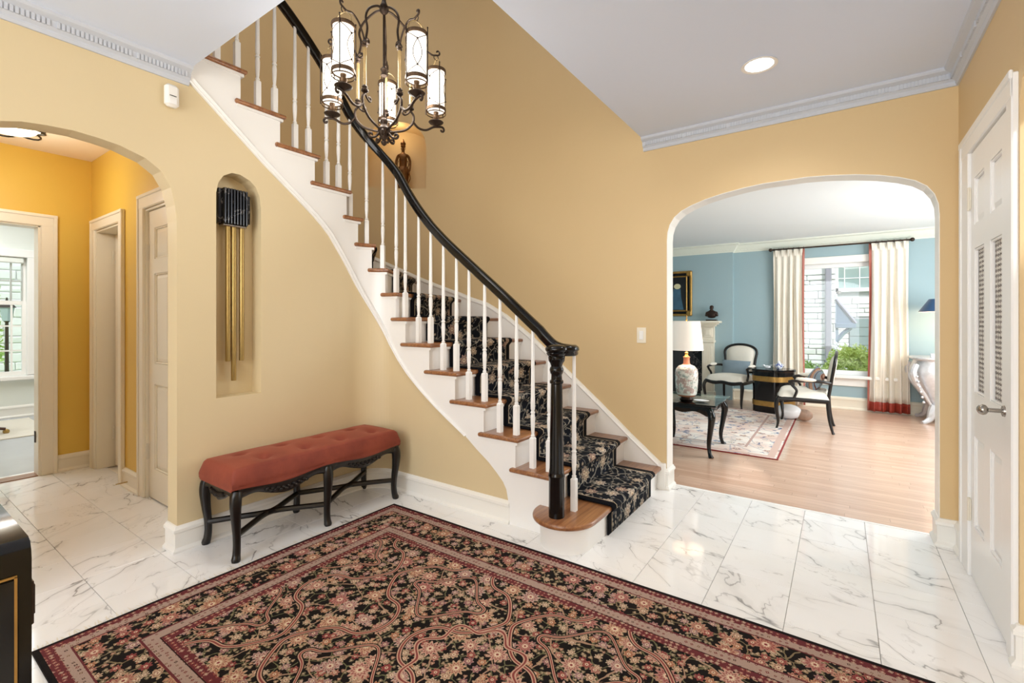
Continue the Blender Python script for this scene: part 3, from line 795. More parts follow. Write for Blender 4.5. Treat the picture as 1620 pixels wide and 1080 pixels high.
# fireplace mantel
def mantel():
    t = thing('fireplace_mantel', 'cream carved fireplace mantel with fluted pilaster around black marble', 'fireplace', (-2.3, YW-.1, 0))
    W = .70
    sh = MB(); sh.box((0, -.10, 1.205), (1.58, .20, .035), bev=.008); sh.box((0, -.085, 1.178), (1.50, .17, .03), bev=.006); sh.box((0, -.07, 1.15), (1.44, .13, .03), bev=.01)
    obj('shelf', sh, 'cream', t)
    fz = MB(); fz.box((0, -.045, 1.03), (1.38, .08, .22)); fz.box((0, -.09, .93), (1.40, .02, .02), bev=.004)
    for x in (-.6, 0, .6): fz.box((x, -.09, 1.04), (.13, .014, .15), bev=.006); fz.box((x, -.10, 1.04), (.08, .014, .09), bev=.006)
    obj('frieze', fz, 'cream', t)
    for sx in (-1, 1):
        p = MB(); p.box((sx*.60, -.05, .46), (.17, .09, .92)); p.box((sx*.60, -.055, .06), (.20, .11, .12), bev=.006); p.box((sx*.60, -.055, .90), (.20, .11, .04), bev=.008)
        obj('pilaster', p, 'cream', t)
        f_ = MB()
        for i in range(5): f_.box((sx*.60-.05+.025*i, -.097, .48), (.012, .008, .70), bev=.003)
        obj('flutes', f_, 'cream', t)
    s = MB(); s.box((0, -.02, .85), (1.04, .03, .15)); 
    for sx in (-1, 1): s.box((sx*.44, -.02, .39), (.16, .03, .78))
    obj('surround', s, 'hearth', t)
    obj('firebox', MB().box((0, -.008, .39), (.72, .012, .78)), 'darkp', t)
    h = MB().box((0, -.19, .012), (1.5, .20, .024), bev=.004); obj('hearth_slab', h, 'hearth', t)
mantel()

# ================================================================== STAIRCASE
stair = thing('staircase', 'curving white and oak staircase with black handrail beside the left wall', 'staircase')
RS = {2: 1.638, 3: 1.401, 4: 1.161, 5: .922, 6: .687, 7: .451, 8: .349, 9: radians(70)*R0, 10: radians(40)*R0, 11: radians(10)*R0, 12: -.06, 13: -.306, 14: -.542, 15: -.777, 16: -1.012}
ROUT = RO-.018
def outpt(k):
    if k <= 7: return (pos(RS[k])[0], AC[1]+ROUT)
    if k in (8, 9, 10, 11): return carc(radians({8: 13.8, 9: 33.6, 10: 53, 11: 73}[k]), ROUT)
    return (AC[0]-ROUT, 2.05 if k == 12 else 2.11+RS[k])
def oangle(k): return {7: 0, 8: 13.8, 9: 33.6, 10: 53, 11: 73, 12: 90}[k]
def fwd(k):
    a = Vector(pos(RS[k])); b = Vector(outpt(k)); d = (b-a).normalized(); n = Vector((-d.y, d.x))
    t = Vector(pos(RS[k]+.01))-Vector(pos(RS[k]-.01))
    if n.dot(t) < 0: n = -n
    return n
TT = .028
for k in range(2, 16):
    nf = fwd(k); nb_ = fwd(k+1)
    poly = []
    a = Vector(pos(RS[k], -.03))+nf*.03; poly.append(a)
    s0, s1 = RS[k]-.0, RS[k+1]
    m_ = 8 if (s1 < L0+.02 and s0 > -.1) else 2
    for i in range(1, m_+1): poly.append(Vector(pos(s0+(s1-.032-s0)*i/m_, -.03)))
    poly.append(Vector(pos(s1-.032, 0)))
    poly.append(Vector(pos(s1, .0))-nb_*.012)
    poly.append(Vector(outpt(k+1))-nb_*.012)
    if 7 <= k <= 11:
        a0, a1 = oangle(k+1), oangle(k)
        for i in range(1, 6): poly.append(Vector(carc(radians(a0+(a1-a0)*i/6), ROUT)))
    poly.append(Vector(outpt(k))+nf*.03)
    # orientation
    ar = sum(poly[i-1].x*poly[i].y-poly[i].x*poly[i-1].y for i in range(len(poly)))
    if ar < 0: poly = poly[::-1]
    obj('tread', MB().prism([tuple(p) for p in poly], zk(k)-TT, zk(k), inset=.010), 'oak' if k < 10 else 'oak2', stair, smooth=True, angle=50)
    # cove moulding under the nosing
    cv = MB()
    a = Vector(pos(RS[k], -.017))+nf*.017; pl = [a]
    for i in range(1, m_+1): pl.append(Vector(pos(s0+(s1-.022-s0)*i/m_, -.017)))
    pl.append(Vector(pos(s1-.022, .005)))
    for i in range(m_, -1, -1): pl.append(Vector(pos(s0+(s1-.022-s0)*i/m_, .005)))
    pl.append(Vector(outpt(k))); pl.append(Vector(outpt(k))+nf*.017)
    ar = sum(pl[i-1].x*pl[i].y-pl[i].x*pl[i-1].y for i in range(len(pl)))
    if ar < 0: pl = pl[::-1]
    cv.prism([tuple(p) for p in pl], zk(k)-TT-.016, zk(k)-TT); obj('cove_moulding', cv, 'white', stair)
for k in range(2, 17):
    a = Vector(pos(RS[k], -.004)); b = Vector(outpt(k)); nf = fwd(k); zz0, zz1 = zk(k-1), zk(k)-TT+(0 if k < 16 else TT)
    mb = MB(); pts = [a, b, b-nf*.014, a-nf*.014]
    vs = [(p.x, p.y, z) for z in (zz0, zz1) for p in pts]; mb.add(vs, [(0, 1, 2, 3), (4, 7, 6, 5), (0, 4, 5, 1), (1, 5, 6, 2), (2, 6, 7, 3), (3, 7, 4, 0)])
    obj('riser', mb, 'white', stair)
# stringer: columns with stepped top
st = MB(); cols = []
def topz(s):
    k = 1
    for q in range(2, 17):
        if s < RS[q]: k = q
    return zk(k)-TT
sv = [-1.08+.02*i for i in range(0, 140)]+[s for s, _ in STRB]+[RS[q]+e for q in RS for e in (-1e-4, 1e-4)]
sv = sorted(set(round(s, 5) for s in sv if -1.08 <= s <= 1.638))
for s in sv:
    zb = max(0, strb(s)); zt = topz(s); zt = max(zt, zb+.001)
    if s > 1.352: zb = 0
    cols.append((pos(s, -.010), pos(s, .025), zb, zt))
for (f0, b0, zb0, zt0), (f1, b1, zb1, zt1) in zip(cols, cols[1:]):
    v = [(f0[0], f0[1], zb0), (f1[0], f1[1], zb1), (f1[0], f1[1], zt1), (f0[0], f0[1], zt0), (b0[0], b0[1], zb0), (b1[0], b1[1], zb1), (b1[0], b1[1], zt1), (b0[0], b0[1], zt0)]
    st.add(v, [(0, 1, 2, 3), (5, 4, 7, 6), (0, 4, 5, 1), (3, 2, 6, 7)])
import bmesh as _bm
o = obj('stringer', st, 'white', stair, fixn=False)
b_ = _bm.new(); b_.from_mesh(o.data); _bm.ops.remove_doubles(b_, verts=b_.verts, dist=1e-4); _bm.ops.recalc_face_normals(b_, faces=b_.faces); b_.to_mesh(o.data); b_.free()
for p in o.data.polygons: p.use_smooth = True
o.data.set_sharp_from_angle(angle=radians(30))
# moulding along the lower edge of the stringer
fr = []
ms = [s for s in [-1.06+.03*i for i in range(70)] if s <= 1.29]
for i, s in enumerate(ms):
    p = pos(s, 0); q = pos(s, -1); nn = Vector((q[0]-p[0], q[1]-p[1], 0)).normalized()
    pa = Vector((*pos(s-.01), strb(s-.01))); pb = Vector((*pos(s+.01), strb(s+.01))); t = (pb-pa).normalized(); up = nn.cross(t).normalized()
    if up.z < 0: up = -up
    k = 1.0 if s < .1 else max(.3, 1-(s-.1)*.75)
    fr.append(((p[0], p[1], strb(s)), nn, up*k))
obj('stringer_moulding', MB().sweep([(0, -.012), (.016, -.012), (.02, -.006), (.016, 0), (.020, .008), (.024, .014), (.018, .022), (.010, .026), (0, .026)], fr), 'white', stair, smooth=True, angle=35)
# first step: curved curtail
def cur(cx, cy, r, x1, yb, extra=0.0):
    P_ = [(x1, AC[1]+ROUT), (x1-.0, cy)]
    P_ = [(-1.36, AC[1]+ROUT)]
    arc = [(cx+r*cos(a), cy+r*sin(a)) for a in [radians(-180+d) for d in range(0, 181, 10)]]
    left = [(-1.36, 2.325), (cx-r, 2.325)]
    return left+arc+[(x1, AC[1]+ROUT), (-1.36, AC[1]+ROUT)]
t1 = cur(-1.24, 2.285, .18, -1.06, 0)
obj('tread', MB().prism(t1, zk(1)-TT, zk(1), inset=.010), 'oak', stair, smooth=True, angle=50)
b1 = cur(-1.235, 2.285, .142, -1.093, 0)
obj('curtail_block', MB().prism(b1, .0, zk(1)-TT), 'white', stair, smooth=True, angle=40)
c1_ = cur(-1.2365, 2.285, .158, -1.0785, 0)
obj('cove_moulding', MB().prism(c1_, zk(1)-TT-.016, zk(1)-TT), 'white', stair, smooth=True, angle=40)
# outer skirt board
SK = [(-1.052, .161), (-1.29, .352), (-1.548, .572), (-1.816, .79), (-2.172, 1.072), (-2.45, 1.262), (-2.67, 1.375)]
pts = []
for x, z in SK: pts.append(((x, YA), (x, YA-.022), z))
for d, z in ((8, 1.43), (13, 1.475), (20, 1.53), (30, 1.62), (40, 1.722), (50.75, 1.83), (60, 1.93), (75, 2.10), (90, 2.27)): pts.append((carc(radians(d)), carc(radians(d), RO-.022), z))
for s in (-.1, -.4, -.8, -1.1): pts.append(((-3.99, 2.11+s), (-3.968, 2.11+s), 2.27-s*.76))
sk = MB(); cap = MB()
sk.add([(-1.052, YA, 0), (-1.052, YA-.022, 0), (-1.052, YA-.022, .161), (-1.052, YA, .161)], [(0, 1, 2, 3)])
def zlow(z): return max(0.0, z-.62)
for (a, f, z), (a2, f2, z2) in zip(pts, pts[1:]):
    sk.add([(f[0], f[1], zlow(z)), (f2[0], f2[1], zlow(z2)), (f2[0], f2[1], z2), (f[0], f[1], z), (a[0], a[1], z), (a2[0], a2[1], z2)], [(0, 1, 2, 3), (3, 2, 5, 4)])
obj('skirt_board', sk, 'trim', stair, fixn=False)
fr = []
for i, (a, f, z) in enumerate(pts):
    nn = Vector((f[0]-a[0], f[1]-a[1], 0)).normalized(); fr.append(((a[0], a[1], z), nn, (0, 0, 1.25)))
obj('skirt_cap', MB().sweep([(0, -.022), (.026, -.022), (.032, -.012), (.028, 0), (.016, .008), (.008, .012), (0, .012)], fr), 'trim', stair, smooth=True, angle=30)
# plinth where the skirt ends at the arch
obj('skirt_end', MB().box((-1.058, YA-.015, .09), (.05, .03, .20), bev=.004), 'trim', stair)
# handrail
RAIL = [(-1.12, 3.70), (-.8, 3.46), (-.49, 3.235), (-.39, 3.155), (-.26, 3.035), (-.16, 2.93), (-.06, 2.80), (.044, 2.667), (.135, 2.54), (.227, 2.42), (.327, 2.275), (.40, 2.165), (.47, 2.07), (.603, 1.92), (.72, 1.81), (.833, 1.715), (1.053, 1.543), (1.263, 1.38), (1.463, 1.218), (1.52, 1.172), (1.56, 1.14), (1.63, 1.098)]
def railz(s): return interp(RAIL, s)
RI = .05
rp = [(*pos(s, RI), z) for s, z in RAIL]
dense = []
for i in range(120):
    s = -1.12+(1.60+1.12)*i/119; dense.append(Vector((*pos(s, RI), 0))+Vector((0, 0, sum(railz(s+e) for e in (-.06, -.03, 0, .03, .06))/5)))
# volute over the newel
NW = (-1.255, 2.215)
vol = [(-1.424, 2.36, 1.134), (-1.37, 2.364, 1.086), (-1.32, 2.366, 1.064), (-1.27, 2.362, 1.058), (-1.222, 2.34, 1.058), (-1.196, 2.30, 1.058), (-1.20, 2.25, 1.058), (-1.235, 2.22, 1.058)]
rail = [p for p in dense if p.x < -1.435]+spl(vol, 6)
rail = [rail[i] for i in range(len(rail)) if i == 0 or (rail[i]-rail[i-1]).length > .008]
RP = [(-.030, .004), (-.026, .020), (-.012, .031), (.012, .031), (.026, .020), (.030, .004), (.022, -.004), (.024, -.018), (.017, -.027), (-.017, -.027), (-.024, -.018), (-.022, -.004)]
fr = []
for i, p in enumerate(rail):
    t = (rail[min(i+1, len(rail)-1)]-rail[max(i-1, 0)]).normalized(); A = t.cross(Vector((0, 0, 1))).normalized(); B = A.cross(t).normalized()
    fr.append((p, A, B))
obj('handrail', MB().sweep(RP, fr), 'black', stair, smooth=True, angle=60)
# newel post with turned rings
NP = [(.0425, 0), (.043, .02), (.042, .21), (.0445, .215), (.0445, .225), (.041, .232), (.041, .24), (.0385, .26), (.037, .40), (.033, .60), (.0315, .70), (.031, .715), (.037, .72), (.037, .732), (.030, .738), (.029, .765), (.034, .775), (.038, .79), (.036, .80), (.030, .81), (.034, .825), (.044, .84), (.046, .856), (.046, .862)]
obj('newel_post', MB().lathe([(r, z+zk(1)) for r, z in NP], 28, (NW[0], NW[1], 0)), 'black', stair, smooth=True, angle=35)
capm = MB().lathe([(.040, 1.026), (.050, 1.036), (.056, 1.046), (.052, 1.052), (.060, 1.060), (.062, 1.070), (.058, 1.080), (.046, 1.088), (.02, 1.092)], 28, (NW[0], NW[1], 0))
obj('newel_cap', capm, 'black', stair, smooth=True, angle=50)
# balusters
BAL = []
def bal_mb(x, y, z0_, z1_, ang=0.0):
    H = z1_-z0_; mb = MB(); Tm = Matrix.Translation((x, y, z0_)) @ Matrix.Rotation(ang, 4, 'Z')
    mb.box((0, 0, .088), (.030, .030, .176), T=Tm)
    # chamfered top of the block
    a = .0155; mb.add([(-a, -a, .176), (a, -a, .176), (a, a, .176), (-a, a, .176)]+[(.009*cos(radians(225+90*i)), .009*sin(radians(225+90*i)), .188) for i in range(4)], [(0, 1, 5, 4), (1, 2, 6, 5), (2, 3, 7, 6), (3, 0, 4, 7)], Tm)
    pr_ = [(.008, .186), (.0125, .190), (.0125, .195), (.0085, .199), (.010, .215), (.013, .262), (.0138, .30), (.0115, .318), (.0095, .322), (.014, .326), (.014, .333), (.0098, .337), (.0105, .345), (.0130, .350), (.0135, .39), (.0122, .43), (.009, H)]
    mb.lathe(pr_, 12, T=Tm, cap=False); return mb
BS = [(-.77, 15), (-.88, 15), (-.65, 14), (-.545, 14), (-.41, 13), (-.315, 13), (-.18, 12), (-.085, 12), (radians(2)*R0, 11), (radians(31)*R0, 10), (radians(58)*R0, 9), (radians(84)*R0, 8), (.384, 7)]
for x, k in ((-2.462, 6), (-2.343, 6), (-2.223, 5), (-2.104, 5), (-1.995, 4), (-1.864, 4), (-1.742, 3), (-1.617, 3), (-1.499, 2), (-1.385, 2)): BS.append((x+2.67+L0, k))
for s, k in BS:
    p = pos(s, RI); a = -s/R0 if 0 < s < L0 else (0 if s > L0 else 0)
    obj('baluster', bal_mb(p[0], p[1], zk(k), railz(s)-.02, a), 'white', stair, smooth=True, angle=35)
for p in ((-1.212, 2.335), ): obj('baluster', bal_mb(p[0], p[1], zk(1), 1.035), 'white', stair, smooth=True, angle=35)
# ---------------- stair runner
def runner():
    prof = []   # rows: (inner pt, outer pt, z)
    mb = MB(); uv = []; rows = []
    def line(k, off, z, fi=None):
        if k == 1: a = Vector((-1.093, 2.31)); b = Vector((-1.093, AC[1]+ROUT)); nf = Vector((1, 0))
        else: a = Vector(pos(RS[k])); b = Vector(outpt(k)); nf = fwd(k)
        L = (b-a).length; d = (b-a)/L; u0 = .185; u1 = L-.19
        if k == 1: u0 = .185
        return a+d*u0+nf*off, a+d*u1+nf*off, z
    for k in range(1, 13):
        zb = zk(k-1)+.012 if k > 1 else .004
        zt = zk(k)
        rows.append(line(k, .012, zb)); rows.append(line(k, .012, zt-.06))
        rows.append(line(k, .014, zt-.045)); rows.append(line(k, .030, zt-.028)); rows.append(line(k, .043, zt-.014)); rows.append(line(k, .041, zt+.001)); rows.append(line(k, .026, zt+.010))
        rows.append(line(k, .0, zt+.010))
        if k < 12: rows.append(line(k+1, .016, zt+.010))
    NC = 10; cum = 0; prev = None
    for (a, b, z) in rows:
        mid = Vector((*( (a+b)/2), z))
        if prev is not None: cum += (mid-prev).length
        prev = mid
        for i in range(NC+1):
            t = i/NC; p = a+(b-a)*t; e = 0
            mb.v.append((p.x, p.y, z)); uv.append(((t-.5)*.70, cum))
    nr = len(rows)
    for j in range(nr-1):
        for i in range(NC):
            q = j*(NC+1)+i; mb.f.append((q, q+1, q+NC+2, q+NC+1))
    o = obj('stair_runner', mb, 'runner', smooth=True, angle=80, uvf=uv)
    sm = o.modifiers.new('solid', 'SOLIDIFY'); sm.thickness = .008; sm.offset = 0
    tag(o, 'navy floral carpet runner laid down the middle of the staircase', 'stair runner')
runner()
# ================================================================== FOYER RUG
def rug(name, x0, x1, y0, y1, mat, label, fr_side='x', z=.0):
    t = thing(name, label, 'rug', ((x0+x1)/2, (y0+y1)/2, z))
    W, D = x1-x0, y1-y0; mb = MB()
    def f(u, v):
        x = (u-.5)*W; y = (v-.5)*D
        return (x, y, .010+.0008*sin(7*x+3*y)+.0008*sin(11*y))
    n = 40
    mb.grid(f, n, 24)
    nv = len(mb.v); bot = [(p[0], p[1], .0012) for p in mb.v]
    # border skirt
    rim = [i for i in range(n+1)]+[(n+1)*j+n for j in range(1, 25)]+[24*(n+1)+i for i in range(n-1, -1, -1)]+[(n+1)*j for j in range(23, 0, -1)]
    b = len(mb.v)
    for i in rim: mb.v.append((mb.v[i][0], mb.v[i][1], .0012))
    for i in range(len(rim)): mb.f.append((rim[i], b+i, b+(i+1) % len(rim), rim[(i+1) % len(rim)]))
    obj('pile', mb, mat, t, smooth=True, angle=50, uvf=lambda c: (c.x, c.y))
    fb = MB(); random.seed(3)
    for sx in (-1, 1):
        y = -D/2+.01
        while y < D/2:
            L = random.uniform(.035, .06); dy = random.uniform(-.012, .012)
            p0 = (sx*W/2, y, .005); p1 = (sx*(W/2+L*.6), y+dy*.5, .003); p2 = (sx*(W/2+L), y+dy, .0015)
            for k_ in (0,):
                w_ = .0022
                fb.add([(p0[0], p0[1]-w_, p0[2]), (p0[0], p0[1]+w_, p0[2]), (p1[0], p1[1]+w_, p1[2]+.001), (p1[0], p1[1]-w_, p1[2]+.001), (p2[0], p2[1]+w_*.5, p2[2]), (p2[0], p2[1]-w_*.5, p2[2])], [(0, 1, 2, 3), (3, 2, 4, 5)])
            y += random.uniform(.008, .013)
    stuff(obj('fringe', fb, 'fringe', t)); return t
rug('persian_rug', -2.425, .262, .40, 2.103, 'rug', 'large black Persian rug with dense red and cream flowers on marble floor')
rug('living_room_rug', -2.95, -.445, 4.70, 7.10, 'lrug', 'faded cream and pink rug with blue motifs on the oak floor')

# ================================================================== BENCH
def bench():
    t = thing('upholstered_bench', 'long terracotta velvet tufted bench on carved black cabriole legs', 'bench', (-2.675, 1.665, 0))
    L, W = 1.09, .375      # along y, along x
    tufts = [(sx*.075, -.36+.24*i+(0.03 if sx > 0 else -.03)) for sx in (-1, 1) for i in range(4)]
    mb = MB(); NU, NV = 30, 80
    def edge(u): return min(u, 1-u)
    def f(u, v):
        x = (u-.5)*W; y = (v-.5)*L
        ex = edge(u)*W; ey = edge(v)*L; r = .028
        def rr(e): return 1 if e > r else sqrt(max(0, 1-((r-e)/r)**2))
        h = .062*min(rr(ex), 1)*min(rr(ey), 1)
        h += .020*sin(pi*u)*min(1, sin(pi*v)*3)
        for tx, ty in tufts:
            d = sqrt((x-tx)**2+((y-ty))**2); h -= .024*math.exp(-(d/.028)**2)+.008*math.exp(-(d/.07)**2)
            # creases between tufts
        return (x, y, .405+h)
    mb.grid(f, NU, NV)
    rim = [i for i in range(NU+1)]+[(NU+1)*j+NU for j in range(1, NV+1)]+[NV*(NU+1)+i for i in range(NU-1, -1, -1)]+[(NU+1)*j for j in range(NV-1, 0, -1)]
    def ring(dz, k):
        b = len(mb.v)
        for i in rim:
            p = mb.v[i]; wav = .010*cos((p[1]/L)*2*pi*2) if abs(p[0]) > W*.49 else 0
            mb.v.append((p[0]*k, p[1]*(1+(k-1)*.35), .405+dz+(wav if dz < -.03 else 0)))
        return b
    bs = [None, ring(-.010, 1.012), ring(-.024, 1.012), ring(-.034, 1.0), ring(-.040, 1.014), ring(-.047, 1.0)]
    nR = len(rim)
    for a_, b_ in zip(bs, bs[1:]):
        for i in range(nR):
            j = (i+1) % nR
            A0 = rim[i] if a_ is None else a_+i; A1 = rim[j] if a_ is None else a_+j
            mb.f.append((A0, b_+i, b_+j, A1))
    obj('cushion', mb, 'velvet', t, smooth=True, angle=70)
    bt = MB()
    for tx, ty in tufts: bt.sphere((tx, ty, .448), .009, 8, 5, sc=(1, 1, .5))
    stuff(obj('tuft_buttons', bt, 'velvet', t, smooth=True))
    # aprons: scalloped and carved
    def apron(pa, pb, name, scal):
        pa = Vector(pa); pb = Vector(pb); d = pb-pa; n_ = 40; L_ = d.length; dd = d/L_; nn = Vector((dd.y, -dd.x))
        a = MB(); fr_ = []
        for i in range(n_+1):
            u = i/n_; low = .045+.018*abs(sin(pi*u))**.5*0+scal(u); p = pa+d*u
            fr_.append(((p.x, p.y, .366+.006*cos(u*2*pi)), (nn.x, nn.y, 0), (0, 0, low/.045)))
        a.sweep([(-.012, 0), (-.012, -.045), (.004, -.045), (.012, -.036), (.008, -.02), (.014, -.006), (.012, 0)], fr_)
        o = obj(name, a, 'carved', t, smooth=True, angle=40)
        c = MB()
        random.seed(5)
        for i in range(16):
            u = .28+.44*i/15; p = pa+d*u
            c.sphere((p.x+nn.x*.009, p.y+nn.y*.009, .336-scal(u)*.6-.010*((i % 2))), .013, 8, 5, sc=(1, 1, .7))
        stuff(obj('carved_rosettes', c, 'carved', o, smooth=True))
    sc1 = lambda u: .036*math.exp(-((u-.5)/.13)**2)+.007*cos(u*6*pi)+.004
    ys = (-.515, 0, .515)
    for sx in (-1, 1):
        for a_, b_ in ((ys[0], ys[1]), (ys[1], ys[2])):
            if sx < 0: apron((sx*.172, b_), (sx*.172, a_), 'apron', sc1)
            else: apron((sx*.172, a_), (sx*.172, b_), 'apron', sc1)
    apron((-.16, -.525), (.16, -.525), 'apron', sc1); apron((.16, .525), (-.16, .525), 'apron', sc1)
    # cabriole legs
    for sx in (-1, 1):
        for j, y in enumerate(ys):
            oy = (-1, 0, 1)[j]
            dx, dy = sx*.7, oy*.7
            P_ = [(0, .352), (.006, .33), (.010, .29), (.006, .22), (-.002, .14), (-.004, .08), (.0, .035), (.006, .012), (.008, 0)]
            R_ = [.027, .030, .029, .024, .020, .019, .020, .023, .019]
            pts = [(sx*.165+dx*o_*1.2, y+dy*o_*1.2, z) for o_, z in P_]
            if oy == 0: pts = [(sx*.165+sx*o_*.9, y, z) for o_, z in P_]
            sp = spl(pts, 4); rr = [interp([(i, r) for i, r in enumerate(R_)], k/4) for k in range(len(sp))]
            obj('leg', MB().tube(sp, rr, 8, up=(0, 1, 0)), 'ebony', t, smooth=True, angle=60)
    # curved X stretchers, one crossing in each half
    for a_, b_ in ((ys[0], ys[1]), (ys[1], ys[2])):
        mid = (a_+b_)/2
        for sg in (-1, 1):
            pts = [(-sg*.155, a_, .125), (-sg*.09, a_+.10, .128), (-sg*.02, mid-.05, .13), (sg*.02, mid+.05, .13), (sg*.09, b_-.10, .128), (sg*.155, b_, .125)]
            obj('stretcher', MB().tube(spl(pts, 5), .016, 8, flat=1.0), 'ebony', t, smooth=True)
        obj('stretcher_boss', MB().box((0, mid, .13), (.05, .07, .022), bev=.008), 'ebony', t)
bench()
# outlet behind the bench
t = thing('wall_outlet', 'small white wall outlet with plug behind the bench', 'outlet', (-2.868, 1.62, .30))
obj('cover_plate', MB().box((.003, 0, 0), (.006, .07, .115), bev=.002), 'plastic', t)
obj('plug', MB().box((.02, 0, .02), (.035, .045, .05), bev=.008), 'plastic', t)

# ================================================================== DOOR CHIME
def chime():
    t = thing('door_chime', 'black ribbed door chime with three long brass tubes in the wall niche', 'door chime', (-2.976, 1.325, 0))
    bx_ = MB(); bx_.box((.03, -.062, 1.885), (.06, .055, .20), bev=.004); bx_.box((.03, .062, 1.885), (.055, .06, .17), bev=.004)
    obj('end_block', bx_, 'chimebox', t)
    rb = MB(); rb.box((.04, 0, 1.885), (.07, .13, .21), bev=.003)
    obj('housing', rb, 'chimebox', t)
    for i in range(8):
        obj('rib', MB().box((.082, -.0585+i*.0168, 1.885), (.016, .010, .208), bev=.004), 'chimebox', t)
    obj('lower_rim', MB().box((.045, 0, 1.776), (.06, .13, .012), bev=.003), 'nickel', t)
    for y, zb in ((-.032, .985), (.0, .87), (.045, .985)):
        obj('tube', MB().lathe([(.0125, zb), (.0135, zb+.004), (.0135, 1.78)], 16, (.05, y, 0)), 'brass', t, smooth=True)
chime()
# motion sensor
t = thing('motion_sensor', 'small white motion sensor high on the left wall under the crown', 'sensor', (-2.868, .985, 2.388))
obj('housing', MB().box((.02, 0, 0), (.04, .062, .115), bev=.012), 'plastic', t, smooth=True)
obj('slot', MB().box((.0405, .0, -.004), (.003, .03, .004)), 'darkp', t)
obj('sensor_lens', MB().box((.041, 0, -.03), (.004, .034, .034), bev=.002), 'white', t)
# light switch near arch
t = thing('light_switch', 'white light switch on the tan wall left of the big arch', 'light switch', (-1.216, YA-.001, 1.114))
obj('cover_plate', MB().box((0, -.003, 0), (.07, .006, .115), bev=.002), 'cream', t)
obj('rocker', MB().box((0, -.008, 0), (.032, .008, .066), bev=.003), 'white', t)
p = carc(radians(30.5), RO+.235)
t = thing('niche_switch', 'small tan outlet inside the statue niche at right', 'outlet', (p[0]+.012, p[1]-.012, 2.66), -radians(-30.5)+0)
obj('cover_plate', MB().box((0, -.004, 0), (.05, .006, .09), bev=.002), 'wall', t)
# downlight
t = thing('recessed_downlight', 'round glowing recessed ceiling light above the marble floor', 'ceiling light', (-.349, 2.771, CE))
obj('rim', MB().lathe([(.066, -.001), (.085, -.002), (.087, -.006), (.078, -.008), (.068, -.004)], 36, cap=False), 'white', t, smooth=True)
obj('diffuser', MB().lathe([(.0, -.0035), (.067, -.0035)], 36, cap=False), 'lens', t)
light('downlight_lamp', 'SPOT', (-.349, 2.771, CE-.02), 22, (1, .96, .88), size=150, target=(-.349, 2.771, 0), radius=.06)

